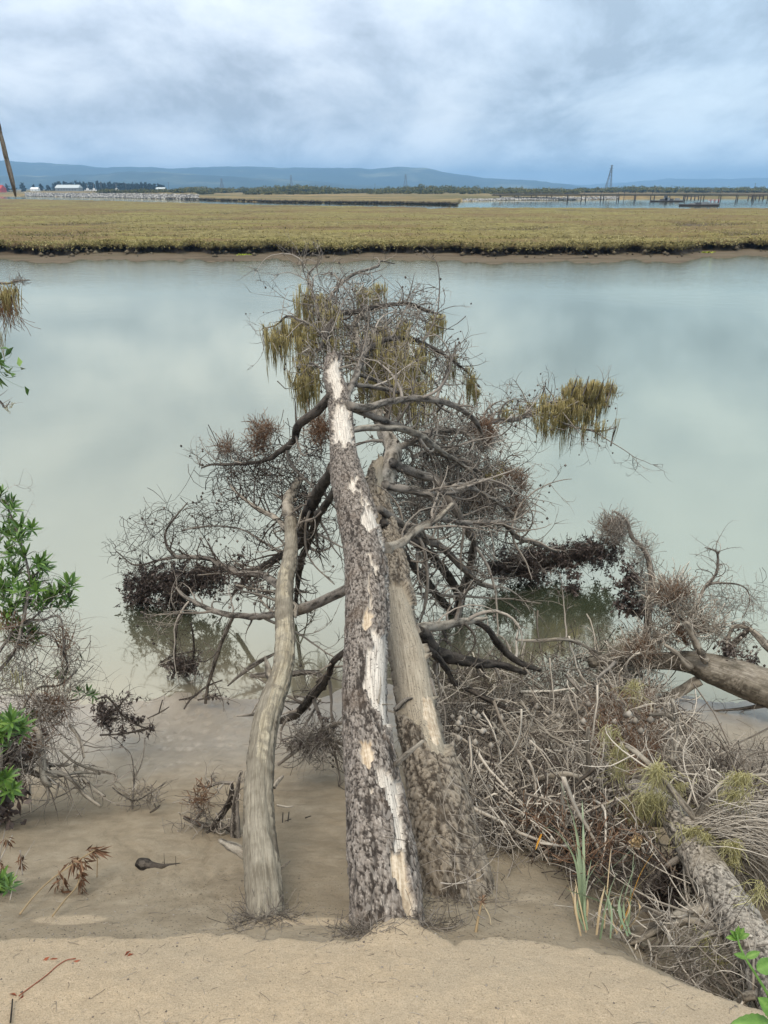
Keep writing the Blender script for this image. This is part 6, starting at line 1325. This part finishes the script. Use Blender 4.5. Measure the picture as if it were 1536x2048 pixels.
# ------------------------------------------------------------------ green shrub on the left
SH = Tree('green_shrub', gp(60, 1600), 'leafy green shrub at the left edge with dead mud-streaked branches below', 'shrub')
for rows in ([(-60, 1660, 30, 2.3), (-20, 1560, 26, 2.5), (-10, 1480, 22, 2.6), (-20, 1380, 18, 2.8)],
             [(55, 1455, 12, 2.75), (76, 1462, 14, 2.75), (80, 1500, 15, 2.7), (86, 1535, 16, 2.65), (88, 1560, 14, 2.6), (100, 1572, 9, 2.6)], [(-10, 1440, 14, 2.8), (20, 1455, 12, 2.78), (55, 1455, 12, 2.75)],
             [(-20, 1470, 12, 2.7), (20, 1490, 8, 2.75), (40, 1505, 7, 2.78), (70, 1512, 5, 2.8)], [(-20, 1500, 14, 2.6), (15, 1520, 14, 2.62), (45, 1535, 11, 2.65), (80, 1552, 8, 2.65)],
             [(88, 1550, 8, 2.62), (115, 1545, 9, 2.65), (145, 1560, 8, 2.65), (170, 1590, 8, 2.62), (200, 1612, 7, 2.6)], [(84, 1520, 7, 2.68), (105, 1530, 7, 2.72), (135, 1528, 6, 2.75)],
             [(150, 1530, 8, 2.8), (162, 1550, 9, 2.75), (185, 1575, 8, 2.7), (208, 1592, 6, 2.68)], [(120, 1500, 4, 2.8), (150, 1525, 4, 2.78), (190, 1540, 5, 2.8), (232, 1550, 5, 2.8), (228, 1570, 4, 2.75), (260, 1590, 4, 2.7)],
             [(90, 1545, 7, 2.62), (120, 1552, 6, 2.65), (160, 1545, 5, 2.75), (200, 1548, 4, 2.8)], [(60, 1568, 5, 2.6), (60, 1600, 5, 2.55), (62, 1624, 4, 2.52)], [(95, 1570, 5, 2.6), (96, 1600, 4, 2.55), (92, 1608, 3, 2.52)], [(118, 1565, 4, 2.6), (110, 1595, 4, 2.56), (100, 1608, 3, 2.54)], [(140, 1450, 6, 3.0), (160, 1480, 7, 2.9), (168, 1515, 5, 2.8)],
             [(-20, 1330, 6, 3.0), (40, 1250, 6, 3.1), (85, 1240, 5, 3.1), (120, 1235, 4, 3.1), (128, 1300, 4, 3.05)], [(-20, 1240, 5, 3.1), (40, 1260, 5, 3.1), (100, 1270, 4, 3.1), (118, 1295, 3, 3.1)], [(30, 1450, 5, 2.9), (70, 1380, 5, 3.0), (120, 1370, 4, 3.1), (155, 1340, 3, 3.2)], [(-20, 1360, 7, 2.9), (30, 1300, 7, 3.0), (50, 1220, 6, 3.1), (60, 1160, 5, 3.2), (40, 1080, 4, 3.3), (10, 1000, 3, 3.4)],
             [(50, 1250, 5, 3.1), (90, 1215, 4, 3.15), (120, 1180, 3, 3.2), (140, 1165, 2, 3.2)], [(40, 1170, 4, 3.2), (70, 1150, 3, 3.2), (85, 1130, 2, 3.25)], [(90, 1400, 4, 3.2), (150, 1400, 3.5, 3.2), (170, 1390, 3, 3.25)], [(125, 1300, 4, 3.05), (135, 1335, 3, 3.1), (120, 1365, 3, 3.1)]):
    limb(SH, 'branch_pale' if rows[0][1] > 1430 else 'branch', *rows)
b = SH.batch(); a1 = sprout(b, 190, (.1, .42), K=8, rr=.4, rmax=.004, curl=.4, grav=-.05); a2 = sprout(a1, 420, (.05, .2), K=6, rr=.6, rmax=.0025, curl=.5)
t_ = tangle(620, [(90, 1440, 2.95, 80, 60, .2), (40, 1520, 2.65, 70, 60, .15), (30, 1350, 3.0, 60, 60, .15), (140, 1340, 3.1, 30, 60, .1), (60, 1270, 3.1, 60, 30, .15)], (.1, .4), (.0013, .0028), .4, bias=(.1, 0, -.5))
ac = Acc(); ac.tubes(*above(a1), 3); ac.tubes(*above(a2), 3); ac.tubes(*above(t_), 3); ac.build('twigs', M['twig'], SH.root, kind='stuff')
t_ = tangle(420, [(130, 1290, 3.1, 14, 55, .05), (100, 1420, 3.0, 50, 40, .1), (60, 1500, 2.7, 30, 40, .08), (20, 1250, 3.1, 30, 20, .1), (60, 1290, 3.1, 40, 14, .1)], (.08, .26), (.0013, .0024), .25, bias=(0, 0, -1.5)); ac = Acc(); ac.tubes(*t_, 3); ac.build('mud_hung_leaves', M['rust'], SH.root, kind='stuff')
leafy([(-5, 1560, 2.6, 30, 60, .06), (-10, 1480, 2.65, 30, 50, .06), (-5, 1620, 2.5, 24, 26, .06)], 700, .05, SH, 'dead_leaf', 'dark_leaves')  # near-black dead-leaf colour at the shrub's left edge
moss(SH, [(10, 1330, 14, 20, 3.0, .04, 14, .22), (20, 1360, 12, 20, 2.95, .04, 12, .2), (8, 1240, 18, 10, 3.05, .04, 16, .16)], 'lichen', w=.0012)
# sprigs of leaves: a rosette each, every leaf its own object sharing three meshes
lm = []
for k in range(3):
    n = 7; t = np.linspace(0, 1, n); W = np.sin(np.pi*np.clip(t*.92+.05, 0, 1))**.8*(.115+.02*k); bend = .10*t**2*(k-.6)
    V = np.stack([np.stack([-W, bend+.05*W*4, t], -1), np.stack([0*t, bend, t], -1), np.stack([W, bend+.05*W*4, t], -1)], 1).reshape(-1, 3); I = np.arange(3*n).reshape(n, 3)
    Q = np.concatenate([np.stack([I[:-1, j], I[1:, j], I[1:, j+1], I[:-1, j+1]], -1) for j in (0, 1)])
    me = mesh('leaf', V, Q, None, {'v': np.tile(np.array([.75, .45, .75]), n)*(.55+.35*k)}); me.materials.append(M['leaf']); lm.append(me)
def sprig(x, y, D, size, n, up=(0, 0, 1)):
    c = pt(x, y, D); tip = c+np.array([0, 0, size*.3]); a = Acc(); up = nrm(np.array(up, float)+rng.normal(size=3)*.2)
    P = np.stack([c-up*size*1.2+np.array([rng.normal()*.02, .02, -.01]), c-up*size*.5, c+up*size*.15]); a.tubes(P, np.array([.0022, .0018, .001]), 5)
    s = a.build('sprig', M['branch'], SH.root)
    for i in range(n):
        ph = i*2.4+rng.random(); el = .25+1.0*(i/n)+rng.normal()*.1; base = c+up*size*(-.35+.55*i/n)
        side = nrm(np.cross(up, [math.cos(ph), math.sin(ph), .1])); d = nrm(side*math.cos(el)+up*math.sin(el)); L = size*(.75+.35*rng.random())*(1 if el < 1.0 else .8)
        o = bpy.data.objects.new('leaf', lm[rng.integers(0, 3)]); COL.objects.link(o); o.parent = s
        q = Vector(d).to_track_quat('Z', 'Y'); o.matrix_local = Matrix.Translation(Vector(base)) @ q.to_matrix().to_4x4() @ Matrix.Diagonal((L, L, L, 1))
SP_ = [(2, 990, 3.4, .045), (14, 1010, 3.4, .05), (6, 1062, 3.35, .05), (22, 1072, 3.3, .05), (42, 1056, 3.3, .055), (20, 1105, 3.3, .055), (50, 1112, 3.25, .055), (84, 1128, 3.25, .055), (30, 1148, 3.2, .05), (72, 1160, 3.2, .05), (8, 1178, 3.2, .055), (48, 1192, 3.2, .055),
       (92, 1200, 3.15, .055), (76, 1214, 3.15, .05), (136, 1168, 3.2, .055), (124, 1186, 3.2, .05), (104, 1192, 3.2, .045), (20, 1215, 3.15, .055), (45, 1250, 3.1, .05), (66, 1262, 3.1, .045), (32, 1276, 3.1, .04), (5, 1140, 3.2, .05), (128, 1350, 3.15, .03), (175, 1386, 3.3, .038), (65, 1432, 3.0, .035), (20, 1440, 2.5, .055), (42, 1452, 2.5, .05), (4, 1462, 2.5, .05), (12, 1558, 2.35, .05), (-4, 1570, 2.35, .05), (2, 1762, 1.8, .04), (-6, 1775, 1.8, .04)]
for x, y, D, s_ in SP_[:24]: sprig(x, y, D, s_*1.4, 12, (.35, -.1, 1))
ac = Acc()
for x, y, D, s_ in SP_[24:]+[(x+rng.normal()*13, y+rng.normal()*13+8, D+rng.normal()*.05, s_*.85) for x, y, D, s_ in SP_*2]:
    c = pt(x, y, D); n = 14; up = nrm(np.array([.35, -.1, 1])+rng.normal(size=3)*.3); ph = np.arange(n)*2.4+rng.random(); el = (.2+1.0*np.arange(n)/n)[:, None]
    side = nrm(np.cross(up, np.stack([np.cos(ph), np.sin(ph), .1+0*ph], -1))); d = side*np.cos(el)+up*np.sin(el); sz = s_*1.4
    b0 = c+up*sz*(-.35+.55*np.arange(n)[:, None]/n); Ln = sz*(.75+.35*rng.random(n)); t7 = np.linspace(0, 1, 6); P = b0[:, None]+d[:, None]*(Ln[:, None]*t7[None])[..., None]-np.array([0, 0, 1])*(.12*Ln[:, None]*t7[None]**2)[..., None]
    W = Ln[:, None]*.10*np.sin(np.pi*np.clip(t7*.9+.06, 0, 1))[None]; S_ = nrm(np.cross(d, up+.01)); U_ = np.cross(S_, d)
    Vv = np.stack([P-S_[:, None]*W[..., None]+U_[:, None]*W[..., None]*.3, P, P+S_[:, None]*W[..., None]+U_[:, None]*W[..., None]*.3], 2); I = np.arange(n*18).reshape(n, 6, 3)
    ac.add(Vv.reshape(-1, 3), np.concatenate([np.stack([I[:, :-1, k], I[:, 1:, k], I[:, 1:, k+1], I[:, :-1, k+1]], -1).reshape(-1, 4) for k in (0, 1)]), None, np.repeat(.15+.75*rng.random(n), 18))
ac.build('small_leaves', M['leaf'], SH.root, kind='stuff')
# big rosette half cut by the edge, and a few grey-green older leaves
for (x, y, dx_, dz_) in ((50, 1275, .8, -.5), (22, 1305, -.5, -.8), (118, 1180, .9, .3), (158, 1300, .2, -1)):
    a = Acc(); a.leaves(pt(x, y, 3.1)[None], np.array([[dx_, 0, dz_]]), .07, .018, np.array([.2])); a.build('leaf', M['leaf'], SH.root)

# ------------------------------------------------------------------ tree outside the left edge whose lichened boughs reach into view
LT = Tree('leaning_tree', (-3.3, 3.6, float(tz(-3.3, 3.6))), 'tree at the left edge whose drooping lichened boughs hang over the water', 'tree')
limb(LT, 'bark_grey', *[(x, y, w_, D) for x, y, w_, D in ((-560, 1640, 150, 3.4), (-520, 1200, 120, 4.0), (-480, 800, 100, 4.4), (-470, 400, 80, 4.8), (-440, 100, 60, 5.0))], name='trunk', sides=24, K=80)
limb(LT, 'branch', (-480, 620, 40, 4.5), (-300, 480, 24, 4.6), (-120, 540, 12, 4.6), (0, 566, 5, 4.6), (30, 562, 4, 4.6), (58, 560, 2, 4.6))
limb(LT, 'branch', (-480, 860, 34, 4.4), (-260, 760, 20, 4.4), (-80, 770, 10, 4.4), (-5, 800, 5, 4.4), (8, 815, 4, 4.4), (14, 812, 2, 4.4), (20, 802, 1.5, 4.4))
limb(LT, 'branch', (-460, 300, 40, 4.8), (-200, 120, 24, 4.7), (-60, 140, 12, 4.6), (-12, 220, 9, 4.6), (2, 275, 8, 4.6), (14, 320, 9, 4.6), (24, 360, 9, 4.6), (31, 392, 4, 4.6), label='brown bare branch end hanging down before the hills')
b = LT.batch([1, 2]); a1 = sprout((b[0][:, 14:], b[1][:, 14:]), 60, (.06, .2), K=6, rr=.5, rmax=.003, curl=.4); ac = Acc(); ac.tubes(*a1, 3)
ac.tubes(*tangle(30, [(40, 562, 4.6, 16, 5, .05)], (.05, .12), (.0012, .002), .5), 3); ac.build('twigs', M['twig'], LT.root, kind='stuff')
moss(LT, [(8, 580, 16, 12, 4.6, .06, 30, .26), (30, 575, 16, 8, 4.6, .05, 16, .16), (-6, 680, 8, 20, 4.6, .04, 14, .4), (16, 818, 4, 8, 4.4, .02, 8, .14)], 'moss', w=.0016)
ac = Acc(); P0 = pt(8+rng.normal(size=130)*14, 590+rng.normal(size=130)*10, 4.6); ac.tubes(grow(P0, rng.normal(size=(130, 3))*.25+np.array([-.1, 0, -1]), .1+.14*rng.random(130), 6, .2), np.full((130, 6), .0014), 3); ac.build('brown_needles', M['rust'], LT.root, kind='stuff')
leafy([(2, 735, 4.2, 10, 16, .05), (8, 745, 4.2, 8, 6, .04)], 26, .07, LT, 'leaf', 'green_leaves')

# ------------------------------------------------------------------ bramble shoot in the lower right corner
BR = thing('bramble_shoot', gp(1530, 2040), 'bright green young bramble shoot in the lower right corner', 'bramble')
ac = Acc(); X = cat_rom(pt([1560, 1536, 1512, 1490, 1478, 1474], [2040, 1990, 1950, 1915, 1888, 1868], [.86, .88, .90, .92, .94, .95]), 20); ac.tubes(X, np.linspace(.0032, .0018, 20), 7); ac.build('stem', M['bramble'], BR)
def bleaf(base, d, L, Wd, up=(0, -.5, 1), v0=.3):
    n = 15; t = np.linspace(0, 1, n); W = Wd*np.sin(np.pi*t**.8)**.75*(1+.10*(np.arange(n) % 2)); d = nrm(np.array(d, float)); S = nrm(np.cross(d, up)); U = np.cross(S, d)
    mid = base+d*(t*L)[:, None]-U*(.18*L*t**2)[:, None]; cols_ = [mid+S*(W*s_)[:, None]+U*(abs(s_)*W*.35)[:, None]+U*(.0012*((np.arange(n) % 2)*2-1)*(abs(s_) == .5))[:, None] for s_ in (-1, -.5, 0, .5, 1)]
    V = np.stack(cols_, 1); I = np.arange(n*5).reshape(n, 5); Q = np.concatenate([np.stack([I[:-1, k], I[1:, k], I[1:, k+1], I[:-1, k+1]], -1) for k in range(4)])
    vv = np.tile(np.array([v0, v0+.15, v0+.5, v0+.15, v0]), n); a = Acc(); a.add(V.reshape(-1, 3), Q, None, vv); return a.build('leaf', M['bramble'], BR)
tip = pt(1476, 1872, .95)
for d in ((-.2, 0, 1), (.35, .1, .8), (-.5, 0, .7), (.05, .2, 1), (.6, 0, .35), (-.55, -.1, .2)): bleaf(tip+np.array([0, 0, -.006]), d, .024, .005, v0=.45)
p = pt(1492, 1915, .92); bleaf(p, (1, .1, .5), .028, .006, v0=.4); bleaf(p, (-1, 0, .45), .024, .005, v0=.4)
p = pt(1513, 1940, .90); bleaf(p, (1, .2, .25), .045, .013); 
p = pt(1545, 2052, .86); bleaf(p, (-1, -.05, .20), .075, .016); bleaf(pt(1520, 2060, .87), (-.6, -.6, .1), .05, .016); bleaf(pt(1548, 2030, .86), (-.5, .2, .6), .04, .015, v0=.4); bleaf(pt(1560, 1975, .88), (-.3, -.1, 1), .03, .01)

# ------------------------------------------------------------------ litter on the sand
lr = [(205, 1905, 'curled'), (268, 1908, 'curled'), (110, 1917, 'red'), (138, 1918, 'red'), (45, 1992, 'red')]
for i, (x, y, k_) in enumerate(((110, 1918, 'small curled red leaf on the dry sand, upper of a trailing pair'), (140, 1925, 'red leaf cluster at the top of the red creeping stem'), (40, 1992, 'red leaf at the lower end of the red creeping stem'), (268, 1910, 'dull red curled leaf on the sand right of the red stem'))):
    a = Acc(); n = 3 if i != 0 else 2; c0 = gp(x, y, .002); a.leaves(np.repeat(c0[None], n, 0)+rng.normal(size=(n, 3))*np.array([.008, .006, .001]), rng.normal(size=(n, 3))*np.array([1, 1, .1]), .022, .008, fold=.6)
    root = thing('dead_leaf', c0, k_, 'leaf'); a.build('blade', M['red_leaf'], root)
a = Acc(); c = [gp(x, y, .0025) for x, y in ((38, 1993), (58, 1978), (80, 1962), (98, 1948), (112, 1935), (132, 1922), (152, 1918))]; a.tubes(cat_rom(np.array(c), 24), np.full(24, .0013), 5)
root = thing('creeping_stem', c[0], 'thin red stem creeping across the dry sand at lower left', 'stem'); a.build('stem', M['red_leaf'], root)
a = Acc(); a.tubes(np.array([gp(27, 2005, .012), gp(25, 2026, .01), gp(22, 2048, .006)]), np.array([.0018, .002, .0022]), 6); root = thing('stick', gp(24, 2040), 'short dark stick upright in the sand at the lower left corner', 'stick'); a.build('stem', M['branch_dark'], root)
ac = Acc(); n = 1300; X = rng.uniform(-1.5, 1.5, n); Y = np.where(rng.random(n) < .45, rng.uniform(.95, 1.5, n), 1.42+np.abs(rng.normal(size=n))*.35); z = tz(X, Y); d = rng.normal(size=(n, 3))*np.array([1, .7, .04])
P = grow(np.stack([X, Y, z+.0015], -1), d, .006+.04*rng.random(n)**3, 4, .3); P[..., 2] = tz(P[..., 0], P[..., 1])+.0016; ac.tubes(P, np.full((n, 4), .00055), 3, .25+rng.random(n)*.7)
m_ = 1800; X = rng.uniform(-1.5, 1.5, m_); Y = np.where(rng.random(m_) < .3, rng.uniform(.95, 1.5, m_), 1.45+np.abs(rng.normal(size=m_))*.25); ac.blobs(np.stack([X, Y, tz(X, Y)+.001], -1), .0010+.0032*rng.random(m_)**4, .2+rng.random(m_)*.7, .5)
ac.build('litter', M['twig'], kind='stuff')
# roots and wisps matted against the trunk feet
ac = Acc()
for (x, y, n, s_) in ((530, 1832, 230, .05), (860, 1850, 120, .05), (730, 1866, 90, .03), (915, 1800, 160, .09), (700, 1870, 60, .03)):
    c0 = gp(x, y); p = c0+rng.normal(size=(n, 3))*np.array([s_, s_*.5, .002]); p[:, 2] = tz(p[:, 0], p[:, 1])+.004; P = grow(p, rng.normal(size=(n, 3))*np.array([1, .7, .12]), .03+.07*rng.random(n), 6, .3); P[..., 2] = np.maximum(P[..., 2], tz(P[..., 0], P[..., 1], False)); ac.tubes(P, np.full((n, 6), .0009), 3, rng.random(n)*.7)
ac.build('root_wisps', M['twig'], kind='stuff')

# repeats share a group
for o in list(sc.objects):
    if o.parent is None and 'category' in o:
        g = {'pylon': 'pylons carrying the power line across the flats', 'pole': 'poles along the far shore', 'boat': 'white boats ashore beside the barn', 'raft': 'rafts moored by the pier',
             'fallen tree': 'fallen trees lying over the bank and water', 'shed': 'sheds on the far shore', 'mooring piles': 'mooring piles behind the pier', 'leaf': 'red dead leaves on the sand', 'twig': 'tiny twigs stuck in the mud between the trunks'}.get(o['category'])
        if g: o['group'] = g
